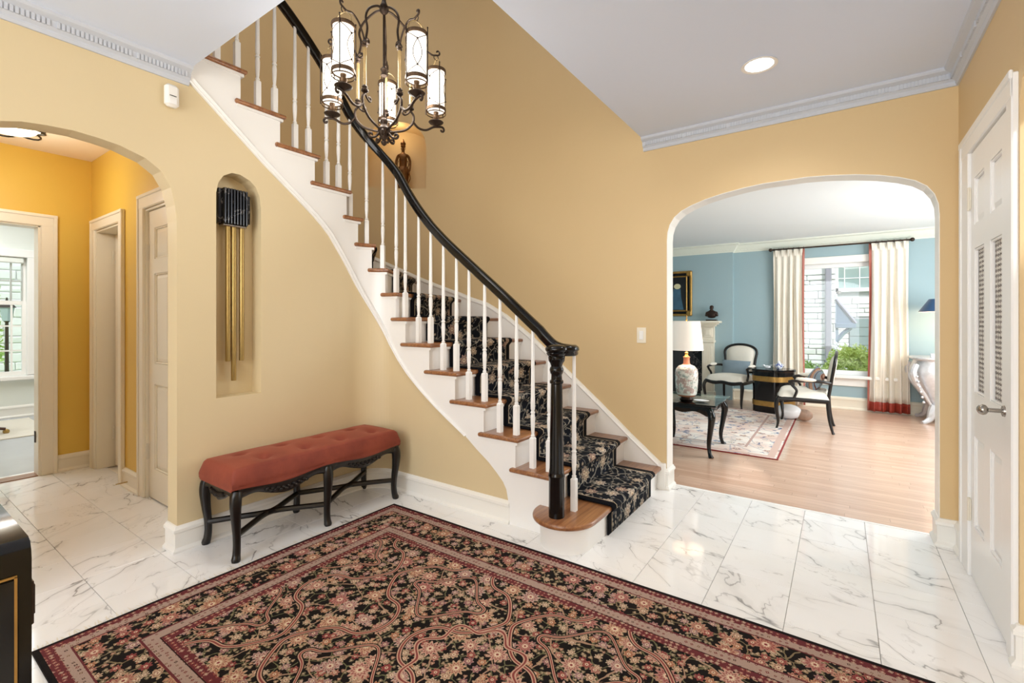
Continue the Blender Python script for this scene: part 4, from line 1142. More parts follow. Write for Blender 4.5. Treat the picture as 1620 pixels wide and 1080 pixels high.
# ================================================================== CHANDELIER
def chandelier():
    CX, CY = -1.846, 1.537
    t = thing('chandelier', 'bronze scrolled chandelier with five lit cylindrical lanterns over the stairwell', 'chandelier', (CX, CY, 2.09))
    z0_ = 2.09
    def Z(z): return z-z0_
    hub = MB().lathe([(.004, Z(2.085)), (.012, Z(2.092)), (.016, Z(2.103)), (.009, Z(2.112)), (.012, Z(2.118)), (.024, Z(2.135)), (.030, Z(2.15)), (.030, Z(2.168)), (.02, Z(2.178)), (.013, Z(2.19)), (.018, Z(2.20)), (.018, Z(2.21)), (.010, Z(2.22))], 16)
    obj('hub', hub, 'iron', t, smooth=True)
    obj('stem', MB().lathe([(.0055, Z(2.2)), (.0055, Z(2.42)), (.016, Z(2.43)), (.012, Z(2.445)), (.018, Z(2.46)), (.0055, Z(2.475)), (.0055, Z(2.73)), (.02, Z(2.745)), (.024, Z(2.765)), (.014, Z(2.785)), (.01, Z(2.80))], 14), 'iron', t, smooth=True)
    base_ang = atan2(-CY, -CX)      # towards the camera
    def P_(r, z, a): return (r*cos(a), r*sin(a), Z(z))
    def curl(r, z, a, rad, s0, turns, sign=1, n=14, shrink=.75):
        """planar spiral in the radial plane"""
        out = []
        for i in range(n+1):
            u = i/n; th = s0+sign*turns*2*pi*u; q = rad*(1-shrink*u); out.append(P_(r+q*cos(th), z+q*sin(th), a))
        return out
    for i in range(5):
        a = base_ang+radians(-36+72*i-4)
        # lower arm: hub - dips - rises to lantern seat
        obj('arm', MB().tube(spl([P_(.02, 2.155, a), P_(.06, 2.165, a), P_(.11, 2.185, a), P_(.145, 2.225, a), P_(.15, 2.262, a), P_(.135, 2.285, a)], 5)[:], .0058, 8), 'iron', t, smooth=True)
        obj('arm', MB().tube(spl([P_(.145, 2.235, a), P_(.175, 2.208, a), P_(.215, 2.205, a), P_(.255, 2.228, a), P_(.285, 2.235, a)], 5)+curl(.302, 2.222, a, .0165, radians(120), .8, -1), .0058, 8), 'iron', t, smooth=True)
        # root scroll beneath the hub
        obj('scroll', MB().tube(spl([P_(.02, 2.15, a+.6), P_(.04, 2.125, a+.6), P_(.055, 2.118, a+.6)], 4)+curl(.062, 2.13, a+.6, .014, radians(-110), .85, 1), .0062, 7), 'iron', t, smooth=True)
        obj('scroll', MB().tube(spl([P_(.135, 2.30, a), P_(.125, 2.275, a), P_(.11, 2.262, a)], 4)+curl(.103, 2.272, a, .013, radians(-90), .8, -1), .0048, 7), 'iron', t, smooth=True)
        # twisted glass rod with cups
        obj('rod', MB().lathe([(.0075, Z(2.315)), (.0085, Z(2.34)), (.0070, Z(2.42)), (.0085, Z(2.48)), (.0075, Z(2.505))], 10, P_(.135, z0_, a)), 'glassrod', t, smooth=True)
        cup = MB(); c_ = P_(.135, z0_, a)
        cup.lathe([(.008, Z(2.288)), (.017, Z(2.294)), (.017, Z(2.302)), (.010, Z(2.308)), (.014, Z(2.314)), (.009, Z(2.322))], 12, c_); cup2 = MB(); cup2.lathe([(.008, Z(2.50)), (.013, Z(2.506)), (.009, Z(2.512)), (.015, Z(2.520)), (.009, Z(2.532))], 12, c_)
        obj('rod_cup', cup, 'iron', t, smooth=True); obj('rod_collar', cup2, 'iron', t, smooth=True)
        # hook arm above
        obj('hook_arm', MB().tube(spl([P_(.135, 2.525, a), P_(.150, 2.56, a), P_(.178, 2.596, a), P_(.215, 2.612, a), P_(.25, 2.602, a), P_(.272, 2.606, a)], 5)+curl(.278, 2.622, a, .015, radians(-90), .7, 1), .0045, 7), 'iron', t, smooth=True)
        obj('scroll', MB().tube(curl(.118, 2.535, a, .017, radians(0), .85, 1), .0058, 7), 'iron', t, smooth=True)
        # upper loops to the stem
        obj('loop', MB().tube(spl([P_(.012, 2.755, a), P_(.05, 2.745, a), P_(.105, 2.70, a), P_(.128, 2.65, a), P_(.118, 2.60, a), P_(.128, 2.545, a)], 5), .0055, 7), 'iron', t, smooth=True)
        # seat dish and candle cup
        c_ = P_(.27, z0_, a)
        obj('dish', MB().lathe([(.004, Z(2.232)), (.010, Z(2.240)), (.034, Z(2.250)), (.039, Z(2.256)), (.036, Z(2.259)), (.012, Z(2.255))], 20, c_), 'iron', t, smooth=True)
        obj('candle_cup', MB().lathe([(.010, Z(2.256)), (.015, Z(2.262)), (.010, Z(2.270)), (.016, Z(2.278)), (.018, Z(2.288)), (.011, Z(2.294)), (.013, Z(2.303)), (.013, Z(2.311))], 14, c_), 'ringm', t, smooth=True)
        # lantern
        R_ = .046
        ln = obj('lantern', MB().lathe([(R_+.001, Z(2.512)), (R_+.005, Z(2.513)), (R_+.006, Z(2.520)), (R_+.005, Z(2.528)), (R_, Z(2.530)), (R_-.003, Z(2.522))], 28, c_, cap=False), 'ringm', t, smooth=True)
        lo = MB().lathe([(R_+.001, Z(2.312)), (R_+.005, Z(2.313)), (R_+.006, Z(2.320)), (R_+.005, Z(2.328)), (R_, Z(2.330)), (R_-.003, Z(2.322))], 28, c_, cap=False); lo.lathe([(R_+.003, Z(2.296)), (R_+.006, Z(2.299)), (R_+.003, Z(2.302))], 28, c_, cap=False)
        obj('lower_ring', lo, 'ringm', ln, smooth=True)
        obj('glass_shade', MB().lathe([(.0, Z(2.309)), (.030, Z(2.309)), (R_-.002, Z(2.316)), (R_-.002, Z(2.52)), (.0, Z(2.521))], 28, c_, cap=False), 'shade', ln, smooth=True)
        w_ = MB()
        # three upright bars and crossing wire ovals
        for q in range(3):
            b = a+2*pi*q/3+.5
            x, y = c_[0]+(R_+.008)*cos(b), c_[1]+(R_+.008)*sin(b)
            w_.tube([(x, y, Z(2.298)), (x, y, Z(2.545))], .0026, 6)
            w_.sphere((x, y, Z(2.545)), .004, 6, 4)
            b2 = b+pi/3
            for sg in (-1, 1):
                pts = []
                for j in range(13):
                    u = j/12; bb = b2+sg*.42*sin(pi*u); pts.append((c_[0]+(R_+.003)*cos(bb), c_[1]+(R_+.003)*sin(bb), Z(2.362+.116*u)))
                w_.tube(pts, .0016, 4)
                for zz0, zz1 in ((2.33, 2.362), (2.512, 2.478)):
                    w_.tube([(c_[0]+(R_+.003)*cos(b2+sg*(pi/3)*(1-j/6)), c_[1]+(R_+.003)*sin(b2+sg*(pi/3)*(1-j/6)), Z(zz0+(zz1-zz0)*(j/6))) for j in range(7)], .0016, 4)
            for zz in (2.362, 2.478):
                w_.sphere((c_[0]+(R_+.004)*cos(b2), c_[1]+(R_+.004)*sin(b2), Z(zz)), .0045, 6, 4)
        stuff(obj('wire_cage', w_, 'iron', ln, smooth=True))
        # bail and ring
        bl = MB(); tx, ty = -sin(a), cos(a)
        bl.tube([(c_[0]+tx*R_*cos(th), c_[1]+ty*R_*cos(th), Z(2.528)+.055*sin(th)) for th in [pi*j/14 for j in range(15)]], .0028, 6)
        obj('bail', bl, 'glassrod', ln, smooth=True)
        rg = MB(); rg.tube([(c_[0]+cos(a)*.012*cos(th), c_[1]+sin(a)*.012*cos(th), Z(2.594)+.012*sin(th)) for th in [2*pi*j/12 for j in range(13)]], .0022, 6, cap=False); obj('ring', rg, 'iron', ln, smooth=True)
    light('chandelier_glow', 'POINT', (CX, CY, 2.40), 16, (1, .95, .86), radius=.2)
    # chain links up to the high ceiling
    z = 2.80; i = 0
    while z < 5.16:
        ax = (1, 0) if i % 2 else (0, 1)
        obj('chain_link', MB().tube([(ax[0]*.011*cos(th), ax[1]*.011*cos(th), Z(z+.02)+.022*sin(th)) for th in [2*pi*j/10 for j in range(11)]], .003, 5, cap=False), 'iron', t, smooth=True); z += .036; i += 1
    obj('ceiling_canopy', MB().lathe([(.06, Z(5.2)), (.055, Z(5.18)), (.02, Z(5.165)), (.01, Z(5.15))], 20), 'iron', t, smooth=True)
chandelier()

# ================================================================== STATUE
def skin_figure(name, verts, edges, radii, mat, parent, sub=2):
    me = bpy.data.meshes.new(name); me.from_pydata(verts, edges, []); me.update()
    o = bpy.data.objects.new(name, me); COL.objects.link(o); o.parent = parent
    md = o.modifiers.new('skin', 'SKIN'); md.use_smooth_shade = True
    for i, v in enumerate(me.skin_vertices[0].data):
        r = radii[i]; v.radius = r if isinstance(r, tuple) else (r, r); v.use_root = (i == 0)
    s_ = o.modifiers.new('sub', 'SUBSURF'); s_.levels = sub; s_.render_levels = sub
    me.materials.append(MAT[mat]); return o
def statue():
    a = radians(39.2); p = carc(a, RO+.10)
    t = thing('standing_statue', 'dark gilt bronze standing robed figure statue in the arched wall niche', 'statue', (p[0], p[1], NZ0), a+0)
    # local: faces -Y, height .50
    V = [(0, 0, .20), (0, -.004, .255), (0, -.004, .31), (0, 0, .355), (0, 0, .385), (0, -.004, .408), (0, -.002, .438),
         (-.050, 0, .352), (-.068, .0, .30), (-.072, -.012, .245), (-.076, -.03, .205),
         (.050, 0, .352), (.068, .0, .30), (.070, -.012, .24), (.064, -.022, .19),
         (-.018, 0, .15), (-.018, -.004, .08), (-.018, 0, .035), (.018, 0, .15), (.018, -.004, .08), (.018, 0, .035)]
    E_ = [(0, 1), (1, 2), (2, 3), (3, 4), (4, 5), (5, 6), (3, 7), (7, 8), (8, 9), (9, 10), (3, 11), (11, 12), (12, 13), (13, 14), (0, 15), (15, 16), (16, 17), (0, 18), (18, 19), (19, 20)]
    Rr = [(.046, .032), (.037, .027), (.046, .03), (.042, .026), (.013, .013), (.019, .021), (.017, .019), .016, .0135, .011, .010, .016, .0135, .011, .010, .026, .022, .018, .026, .022, .018]
    skin_figure('body', V, E_, Rr, 'giltfig', t)
    rb = MB()
    rb.lathe([(.046, .022), (.050, .05), (.046, .10), (.053, .15), (.060, .185), (.053, .215), (.044, .24)], 24, sx=1.0, sy=.72, lobes=(9, .05))
    obj('robe', rb, 'giltfig', t, smooth=True)
    cr = MB(); cr.lathe([(.020, .436), (.025, .444), (.022, .456), (.027, .475), (.016, .49), (.009, .505), (.003, .52)], 14)
    for i in range(5):
        b = radians(-150+30*i); cr.add([(.022*cos(b)-.006, .022*sin(b), .46), (.022*cos(b)+.006, .022*sin(b), .46), (.026*cos(b), .026*sin(b), .488), (.018*cos(b), .018*sin(b), .462)], [(0, 1, 2), (1, 3, 2), (3, 0, 2)])
    obj('crown', cr, 'giltfig', t, smooth=True)
    for sx in (-1, 1):
        obj('sash_scarf', MB().tube(spl([(sx*.045, -.01, .30), (sx*.055, -.02, .25), (sx*.040, -.03, .21), (sx*.062, -.025, .17), (sx*.072, -.02, .12), (sx*.052, -.02, .075), (sx*.062, -.02, .04), (sx*.075, -.02, .03)], 4), [.006]*29, 6, flat=.6), 'giltfig', t, smooth=True)
    fc = MB(); fc.sphere((0, -.021, .421), .004, 6, 5, sc=(.8, 1.3, 1.6))
    for sx in (-1, 1): fc.sphere((sx*.008, -.019, .428), .003, 6, 4); fc.sphere((sx*.021, 0, .422), .006, 6, 5, sc=(.5, 1, 1.8))
    fc.sphere((0, -.020, .410), .0035, 6, 4, sc=(1.8, 1, .6)); obj('face', fc, 'giltfig', t, smooth=True)
    for sx in (-1, 1):
        hd = MB(); x = -.078 if sx < 0 else .062; z = .195 if sx < 0 else .182; y = -.036 if sx < 0 else -.024
        hd.sphere((x, y, z), .010, 8, 6, sc=(.8, .7, 1.1))
        for q in range(4): hd.tube([(x-.006+.004*q, y-.003, z-.006), (x-.007+.0046*q, y-.007, z-.014), (x-.007+.0046*q, y-.005, z-.020)], [.0022, .002, .0016], 5)
        hd.tube([(x-sx*.008, y-.002, z+.002), (x-sx*.012, y-.006, z-.006)], [.0025, .002], 5)
        obj('hand', hd, 'giltfig', t, smooth=True)
    obj('base', MB().lathe([(.060, 0), (.064, .006), (.058, .012), (.050, .018), (.054, .024)], 20, sx=1, sy=.8), 'giltfig', t, smooth=True)
statue()
p = carc(radians(41), RO+.10)
light('niche_lamp', 'POINT', (p[0]+.02, p[1]-.03, 3.08), .9, (1.0, .78, .48), radius=.04)

# ================================================================== BLACK CHEST bottom-left
def chest():
    t = thing('lacquer_chest', 'black lacquer chest with thin gold inlay lines in the near left corner', 'chest', (-1.272, .21, 0))
    H = .80; W = .50; D = 1.1
    prof = [(-W, .05), (-W, H-.03), (-W+.01, H-.01), (-W+.03, H), (-.03, H), (-.012, H-.006), (-.003, H-.02), (0, H-.035), (0, .05)]
    mb = MB(); mb.sweep(prof, [((0, 0, 0), (1, 0, 0), (0, 0, 1)), ((0, -.006, 0), (1, 0, 0), (0, 0, 1)), ((0, -D, 0), (1, 0, 0), (0, 0, 1))])
    obj('body', mb, 'black', t, smooth=True, angle=40)
    obj('plinth', MB().box((-W/2, -D/2, .025), (W-.03, D-.03, .05), bev=.006), 'black', t)
    obj('glass_top', MB().box((-W/2, -D/2, H+.002), (W-.10, D-.09, .004), bev=.0015), 'tglass', t)
    for i in range(2):
        y = -.02-.53*i-.26
        d_ = obj('door', MB().box((.001, y, .39), (.006, .525, .69), bev=.002), 'black', t)
        q = MB()
        for (yy, zz, a_, b_) in ((y-.250, .40, .004, .68), (y+.258, .40, .004, .68), (y+.004, .740, .512, .004), (y+.004, .062, .512, .004)): q.box((.0035, yy, zz), (.004, a_, b_))
        obj('gold_inlay', q, 'gold', d_)
    q = MB()
    for (xx, yy, a_, b_) in ((-.055, -D/2, .004, D-.11), (-W+.055, -D/2, .004, D-.11), (-W/2, -.055, W-.11, .004), (-W/2, -D+.055, W-.11, .004)): q.box((xx, yy, H+.005), (a_, b_, .002))
    obj('gold_inlay', q, 'gold', t)
    h = MB(); h.box((-.035, .003, .672), (.04, .006, .085), bev=.002); h.box((-.035, .007, .672), (.012, .006, .06), bev=.002); obj('side_handle', h, 'iron', t)
chest()

# ================================================================== DOORS
def door_panels(t, W, H, T_, panels, mat, pm=None, along='y', sign=-1):
    """slab as stiles+rails with recessed panels. local: width along +Y (0..W) or X, face at 0 looking -X (sign) """
    def bxl(u0, u1, z0_, z1_, d0, d1, mb, bev=0.0):
        if along == 'y': mb.box(((d0+d1)/2, (u0+u1)/2, (z0_+z1_)/2), (abs(d1-d0), u1-u0, z1_-z0_), bev=bev)
        else: mb.box(((u0+u1)/2, (d0+d1)/2, (z0_+z1_)/2), (u1-u0, abs(d1-d0), z1_-z0_), bev=bev)
    us = sorted(set([p[0] for p in panels]+[p[1] for p in panels])); 
    fr_ = MB()
    # decompose: cell grid, cells not in a panel are solid
    U = sorted(set([0, W]+[a for p in panels for a in p[:2]])); Zs = sorted(set([0, H]+[a for p in panels for a in p[2:4]]))
    for u0, u1 in zip(U, U[1:]):
        run = None
        for z0_, z1_ in zip(Zs, Zs[1:]):
            ins = any(p[0]-1e-6 <= u0 and u1 <= p[1]+1e-6 and p[2]-1e-6 <= z0_ and z1_ <= p[3]+1e-6 for p in panels)
            if not ins: bxl(u0, u1, z0_, z1_, 0, T_, fr_)
    obj('door_frame', fr_, mat, t)
    for p in panels:
        m_ = pm[panels.index(p)] if pm else mat
        mb = MB(); bxl(p[0], p[1], p[2], p[3], .014, .02, mb)
        if m_ == mat: bxl(p[0]+.018, p[1]-.018, p[2]+.018, p[3]-.018, .006, .016, mb, bev=.006)
        o_ = obj('panel', mb, m_, t)
        if m_ != mat: pass
        # sloped bead round the panel
        bd = MB(); a, b, c, d = p[:4]
        for (u0, u1, z0_, z1_) in ((a, a+.010, c, d), (b-.010, b, c, d), (a, b, c, c+.010), (a, b, d-.010, d)): bxl(u0, u1, z0_, z1_, .004, .016, bd, bev=.003)
        obj('panel_bead', bd, mat, o_)
# right closet door (x=.52 wall); opens at y 2.45..3.11
def right_door():
    cs = MB()
    for y0_, y1_, z0_, z1_ in ((3.095, 3.275, 0, 2.11), (2.395, 2.465, 0, 2.11), (2.395, 3.275, 2.02, 2.11)):
        e_ = .0015 if z0_ > 1 else 0; cs.box((.512-e_, (y0_+y1_)/2, (z0_+z1_)/2), (.022, y1_-y0_-e_*2, z1_-z0_), bev=.005)
    for y0_, y1_, z0_, z1_ in ((3.235, 3.275, 0, 2.118), (2.395, 3.275, 2.085, 2.118)):
        e_ = .0015 if z0_ > 1 else 0; cs.box((.502-e_, (y0_+y1_)/2, (z0_+z1_)/2+e_), (.012, y1_-y0_+e_, z1_-z0_), bev=.004)
    cas = struct(obj('door_1', cs, 'white'))
    t = bpy.data.objects.new('door_leaf', None); COL.objects.link(t); t.location = (.512, 2.47, .012); t.parent = cas
    W = .618; H = 2.0
    p = [(.10, .275, 1.655, 1.875), (.375, .555, 1.655, 1.875), (.10, .275, .875, 1.545), (.375, .555, .875, 1.545), (.10, .275, .25, .675), (.375, .555, .25, .675)]
    # leaf parts are sub-parts: build directly as children of door_leaf
    door_panels2(t, W, H, .035, p, 'white', ['white', 'white', 'lattice', 'lattice', 'white', 'white'])
    kn = MB(); kn.tube([(-.001, .065, .865), (-.05, .065, .865)], .008, 12); 
    kn.tube([(-.045, .065, .865), (-.051, .065, .865), (-.060, .065, .865), (-.070, .065, .865), (-.076, .065, .865)], [.010, .018, .021, .017, .008], 16)
    kn.tube([(-.0, .065, .865), (-.006, .065, .865)], [.022, .020], 16)
    obj('knob', kn, 'nickel', t, smooth=True, angle=50)
    for z in (.31, 1.79):
        h = MB(); h.box((-.004, W+.004, z), (.006, .03, .10), bev=.001); h.tube([(-.008, W+.004, z-.055), (-.008, W+.004, z+.055)], .006, 8); obj('hinge', h, 'steel', t)
def door_panels2(t, W, H, T_, panels, mat, pm):
    sl = MB(); U = sorted(set([0, W]+[a for p in panels for a in p[:2]])); Zs = sorted(set([0, H]+[a for p in panels for a in p[2:4]]))
    for u0, u1 in zip(U, U[1:]):
        for z0_, z1_ in zip(Zs, Zs[1:]):
            ins = any(p[0]-1e-6 <= u0 and u1 <= p[1]+1e-6 and p[2]-1e-6 <= z0_ and z1_ <= p[3]+1e-6 for p in panels)
            if not ins: sl.box((T_/2, (u0+u1)/2, (z0_+z1_)/2), (T_, u1-u0, z1_-z0_))
    obj('door_slab', sl, mat, t)
    for p, m_ in zip(panels, pm):
        a, b, c, d = p; mb = MB()
        if m_ == mat:
            # raised field with sloping edges
            e = .035; x1, x2 = .016, .006
            vs = [(x1, a, c), (x1, b, c), (x1, b, d), (x1, a, d), (x2, a+e, c+e), (x2, b-e, c+e), (x2, b-e, d-e), (x2, a+e, d-e)]
            mb.add(vs, [(0, 1, 5, 4), (1, 2, 6, 5), (2, 3, 7, 6), (3, 0, 4, 7), (4, 5, 6, 7)])
        else: mb.box((.018, (a+b)/2, (c+d)/2), (.006, b-a, d-c))
        obj('panel', mb, m_, t)
        bd = MB()
        for (u0, u1, z0_, z1_) in ((a, a+.010, c, d), (b-.010, b, c, d), (a, b, c, c+.010), (a, b, d-.010, d)): bd.box((.009, (u0+u1)/2, (z0_+z1_)/2), (.012, u1-u0, z1_-z0_), bev=.003)
        obj('panel_moulding', bd, mat, t)
right_door()
# hall doors
def casing(name, x0_, x1_, H, w=.10, y=1.21, mat='cream'):
    mb = MB()
    for a, b, c, d in ((x0_-w, x0_, 0, H+w), (x1_, x1_+w, 0, H+w), (x0_-w, x1_+w, H, H+w)):
        e = .0015 if c > 1 else 0; mb.box(((a+b)/2, y-.010-e, (c+d)/2+e), (b-a+e, .022, d-c), bev=.006)
    for a, b, c, d in ((x0_-w, x0_-w+.025, 0, H+w), (x1_+w-.025, x1_+w, 0, H+w), (x0_-w, x1_+w, H+w-.025, H+w)):
        e = .0015 if c > 1 else 0; mb.box(((a+b)/2, y-.022-e, (c+d)/2+e), (b-a+e*2, .012, d-c), bev=.004)
    # jamb lining
    for a, b, c, d in ((x0_, x0_+.012, 0, H), (x1_-.012, x1_, 0, H), (x0_, x1_, H-.012, H)):
        e = .0015 if c > 1 else 0; mb.box(((a+b)/2, y+.06, (c+d)/2-e), (b-a-.001, .132-e, d-c))
    return struct(obj(name, mb, mat))
d2 = casing('door_2', -5.02, -4.44, 1.96, w=.09)
t = bpy.data.objects.new('door_leaf', None); COL.objects.link(t); t.parent = d2; t.location = (-4.985, 1.335, .01); t.rotation_euler = (0, 0, radians(9))
obj('door_slab', MB().box((.27, 0.0, .97), (.53, .035, 1.93)), 'cream', t)
for z in (.28, 1.74):
    h = MB(); h.box((-.008, -.018, z), (.02, .006, .10)); h.tube([(-.01, -.024, z-.055), (-.01, -.024, z+.055)], .006, 8); obj('hinge', h, 'steel', t)
d3 = casing('door_3', -3.93, -3.17, 1.99, w=.10)
t = bpy.data.objects.new('door_leaf', None); COL.objects.link(t); t.parent = d3; t.location = (-3.915, 1.22, .012); t.rotation_euler = (0, 0, -pi/2)
# local +Y becomes +X, local +X becomes -Y : mirror so the face looks towards -Y world
Wd = .73
t.rotation_euler = (0, 0, pi/2); t.location = (-3.185, 1.22, .012)
door_panels2(t, Wd, 1.96, .035, [(.10, .33, 1.63, 1.84), (.40, .63, 1.63, 1.84), (.10, .33, .92, 1.53), (.40, .63, .92, 1.53), (.10, .33, .20, .78), (.40, .63, .20, .78)], 'cream', ['cream']*6)
for z in (.31, 1.68):
    h = MB(); h.box((-.004, Wd+.006, z), (.006, .03, .10)); h.tube([(-.008, Wd+.004, z-.055), (-.008, Wd+.004, z+.055)], .006, 8); obj('hinge', h, 'steel', t)
# study doorway casing on the far hall wall
mb = MB(); xw = -5.17
for a, b, c, d in ((.90, .997, 0, 2.06), (.035, .13, 0, 2.06), (.035, .997, 1.965, 2.06)): e = .0015 if c > 1 else 0; mb.box((xw+.010+e, (a+b)/2, (c+d)/2+e), (.022, b-a+e, d-c), bev=.006)
for a, b, c, d in ((.972, .997, 0, 2.06), (.035, .997, 2.035, 2.06)): e = .0015 if c > 1 else 0; mb.box((xw+.024+e, (a+b)/2, (c+d)/2+e), (.012, b-a+e*2, d-c), bev=.004)
for a, b, c, d in ((.888, .90, 0, 1.97), (.13, .142, 0, 1.97), (.13, .90, 1.958, 1.97)): mb.box((xw-.06, (a+b)/2, (c+d)/2), (.135, b-a, d-c))
dd = struct(obj('door_4', mb, 'cream'))
obj('threshold', MB().box((xw-.06, .515, .004), (.13, .76, .008)), 'oak', dd)
obj('hinge', MB().box((xw-.08, .884, .30), (.03, .004, .09)), 'bronze', dd)
# spring door stop
t = thing('door_stop', 'tiny brass door stop on the hall baseboard', 'door stop', (-4.25, 1.195, .05))
obj('spring', MB().tube([(0, 0, 0), (0, -.07, 0)], .004, 8), 'brass', t); obj('tip', MB().tube([(0, -.07, 0), (0, -.082, 0)], .007, 8), 'plastic', t)
# hall flush light
t = thing('hall_ceiling_light', 'oval glowing flush ceiling light with dark scalloped rim in the hall', 'ceiling light', (-4.61, .645, 2.555))
obj('glass_bowl', MB().lathe([(.0, -.06), (.07, -.057), (.125, -.045), (.158, -.022), (.165, -.003)], 32, cap=False), 'hall_shade', t, smooth=True)
rm = MB()
for i in range(6):
    a = 2*pi*i/6; rm.tube([(.128*cos(a)+.062*cos(b), .128*sin(a)+.062*sin(b), -.030-.010*cos(b-a)) for b in [a+pi*(j/10*1.5-.75) for j in range(11)]], .006, 6)
obj('rim', MB().lathe([(.164, -.020), (.184, -.016), (.188, -.003), (.166, -.001)], 36, cap=False), 'ebony', t, smooth=True); stuff(obj('scallops', rm, 'ebony', t, smooth=True))

# ================================================================== LIVING ROOM FURNITURE
def armchair(loc, rz, label, pillow):
    t = thing('armchair', label, 'armchair', loc, rz, 'black framed armchairs in the living room')
    # local: faces -Y; width .60, depth .56; origin under seat centre
    # seat
    mb = MB()
    def seat(u, v):
        x = (u-.5); y = (v-.5)
        wy = .58-.08*v; ex = min(u, 1-u); ey = min(v, 1-v)
        r = min(1, ex/.10); r2 = min(1, ey/.10); h = .075*sqrt(max(0, 1-(1-r)**2))*sqrt(max(0, 1-(1-r2)**2))
        bow = -.035*cos(pi*x)*(1-v)
        return (x*wy, y*.54+bow, .365+h+.02*sin(pi*u)*sin(pi*v))
    mb.grid(seat, 16, 16); mb.grid(lambda u, v: (lambda p: (p[0], p[1], .365))(seat(u, v)), 16, 16)
    obj('seat', mb, 'linen', t, smooth=True, angle=70)
    # seat rail with serpentine edge
    sr = MB(); path = []
    for i in range(25): u = i/24; path.append((-.28+.56*u, -.27-.035*sin(pi*u), .345+.008*cos(4*pi*u)))
    sr.tube(path, .017, 8, flat=1.4)
    for sx in (-1, 1): sr.tube([(sx*.28, -.27, .345), (sx*.285, -.1, .348), (sx*.26, .1, .345), (sx*.245, .26, .345)], .017, 8, flat=1.4)
    sr.tube([(-.24, .26, .345), (.24, .26, .345)], .017, 8, flat=1.4)
    obj('seat_rail', sr, 'ebony', t, smooth=True, angle=60)
    for sx in (-1, 1):
        pf = spl([(sx*.275, -.27, .35), (sx*.292, -.292, .29), (sx*.285, -.288, .20), (sx*.272, -.275, .09), (sx*.278, -.285, .03), (sx*.285, -.295, 0)], 4)
        obj('leg', MB().tube(pf, [interp([(0, .026), (5, .026), (12, .017), (17, .012), (20, .017)], k) for k in range(len(pf))], 8), 'ebony', t, smooth=True)
        pb = spl([(sx*.235, .255, .36), (sx*.235, .262, .25), (sx*.24, .275, .14), (sx*.25, .30, .04), (sx*.252, .315, 0)], 4)
        obj('leg', MB().tube(pb, [interp([(0, .022), (8, .018), (13, .014), (16, .017)], k) for k in range(len(pb))], 8), 'ebony', t, smooth=True)
        # arm with upright
        pa = spl([(sx*.235, .285, .545), (sx*.27, .20, .56), (sx*.30, .05, .562), (sx*.305, -.10, .555), (sx*.30, -.155, .54)], 5)
        obj('arm', MB().tube(pa, .017, 8), 'ebony', t, smooth=True)
        pu = spl([(sx*.30, -.15, .545), (sx*.298, -.12, .51), (sx*.285, -.07, .45), (sx*.278, -.09, .38), (sx*.275, -.10, .345)], 5)
        obj('arm_support', MB().tube(pu, .016, 8), 'ebony', t, smooth=True)
        ap = MB().sphere((sx*.298, .03, .575), .1, 14, 8, sc=(.30, 1.15, .24)); obj('arm_pad', ap, 'linen', t, smooth=True)
    # tilted back
    def B(x, z):  # back plane: leans with height
        return (x, .265+(z-.40)*.17, z)
    fr_ = []
    n_ = 32
    loop = []
    for i in range(n_+1):
        a = pi*i/n_; x = .25*cos(a); z = .745+.125*sin(a)**.8 if 0 < i < n_ else .745
        loop.append(B(x*1.0, z))
    pts = [B(.215, .36), B(.22, .5), B(.235, .66)]+loop+[B(-.235, .66), B(-.22, .5), B(-.215, .36)]
    obj('back_frame', MB().tube(pts, .019, 8), 'ebony', t, smooth=True, angle=70)
    obj('back_rail', MB().tube([B(-.215, .47), B(0, .46), B(.215, .47)], .016, 8), 'ebony', t, smooth=True)
    bk = MB()
    for sgn in (-1, 1):
        def bf(u, v, sgn=sgn):
            z = .48+.377*v
            hw = .225 if z < .745 else .225*sqrt(max(0, 1-((z-.745)/.115)**2))**.9
            hw = max(.004, min(hw, .205+.02*min(1, (z-.48)/.3)))
            x = (u-.5)*2*hw; p = B(x, z); b_ = .055*(1-(2*u-1)**4)*(1-(2*v-1)**4)
            return (p[0], p[1]+(-b_ if sgn < 0 else b_*.5), p[2])
        bk.grid(bf, 14, 16)
    obj('backrest', bk, 'linen', t, smooth=True, angle=80)
    return t
def cushion(mb_w, mb_h, th_, mat, name, label, loc, rot):
    mb = MB()
    for sg in (-1, 1):
        def f(u, v, sg=sg):
            x = (u-.5)*mb_w; z = (v-.5)*mb_h; k = (1-(2*u-1)**2)*(1-(2*v-1)**2)
            pin = 1-.06*(1-abs(2*v-1)**2)*1
            return (x*pin, sg*th_*.5*k**.6, z)
        mb.grid(f, 14, 12)
    o = obj(name, mb, mat, smooth=True, angle=85); o.location = loc; o.rotation_euler = rot
    tag(o, label, 'cushion'); return o
c_ = armchair((-1.30, 7.43, 0), radians(-16), 'cream armchair with black frame facing forward left of the drum table', None); c_.scale = (.95, .88, 1)
cushion(.42, .23, .10, 'greyblue', 'cushion', 'grey blue oblong cushion on the left armchair', (-1.262, 7.545, .525), (radians(-12), 0, radians(-16)))
c_ = armchair((-.335, 6.36, 0), -pi/2, 'cream armchair seen from its side right of the drum table', None); c_.scale = (1, .88, 1)
cushion(.36, .27, .13, 'tapestry', 'cushion', 'blue and pink striped cushion on the side-facing armchair', (-.235, 6.36, .545), (radians(-24), radians(12), radians(-90+14)))
cushion(.30, .20, .09, 'porcb', 'cushion', 'small blue and white cushion behind the striped one', (-.20, 6.545, .555), (radians(-12), 0, radians(-90)))
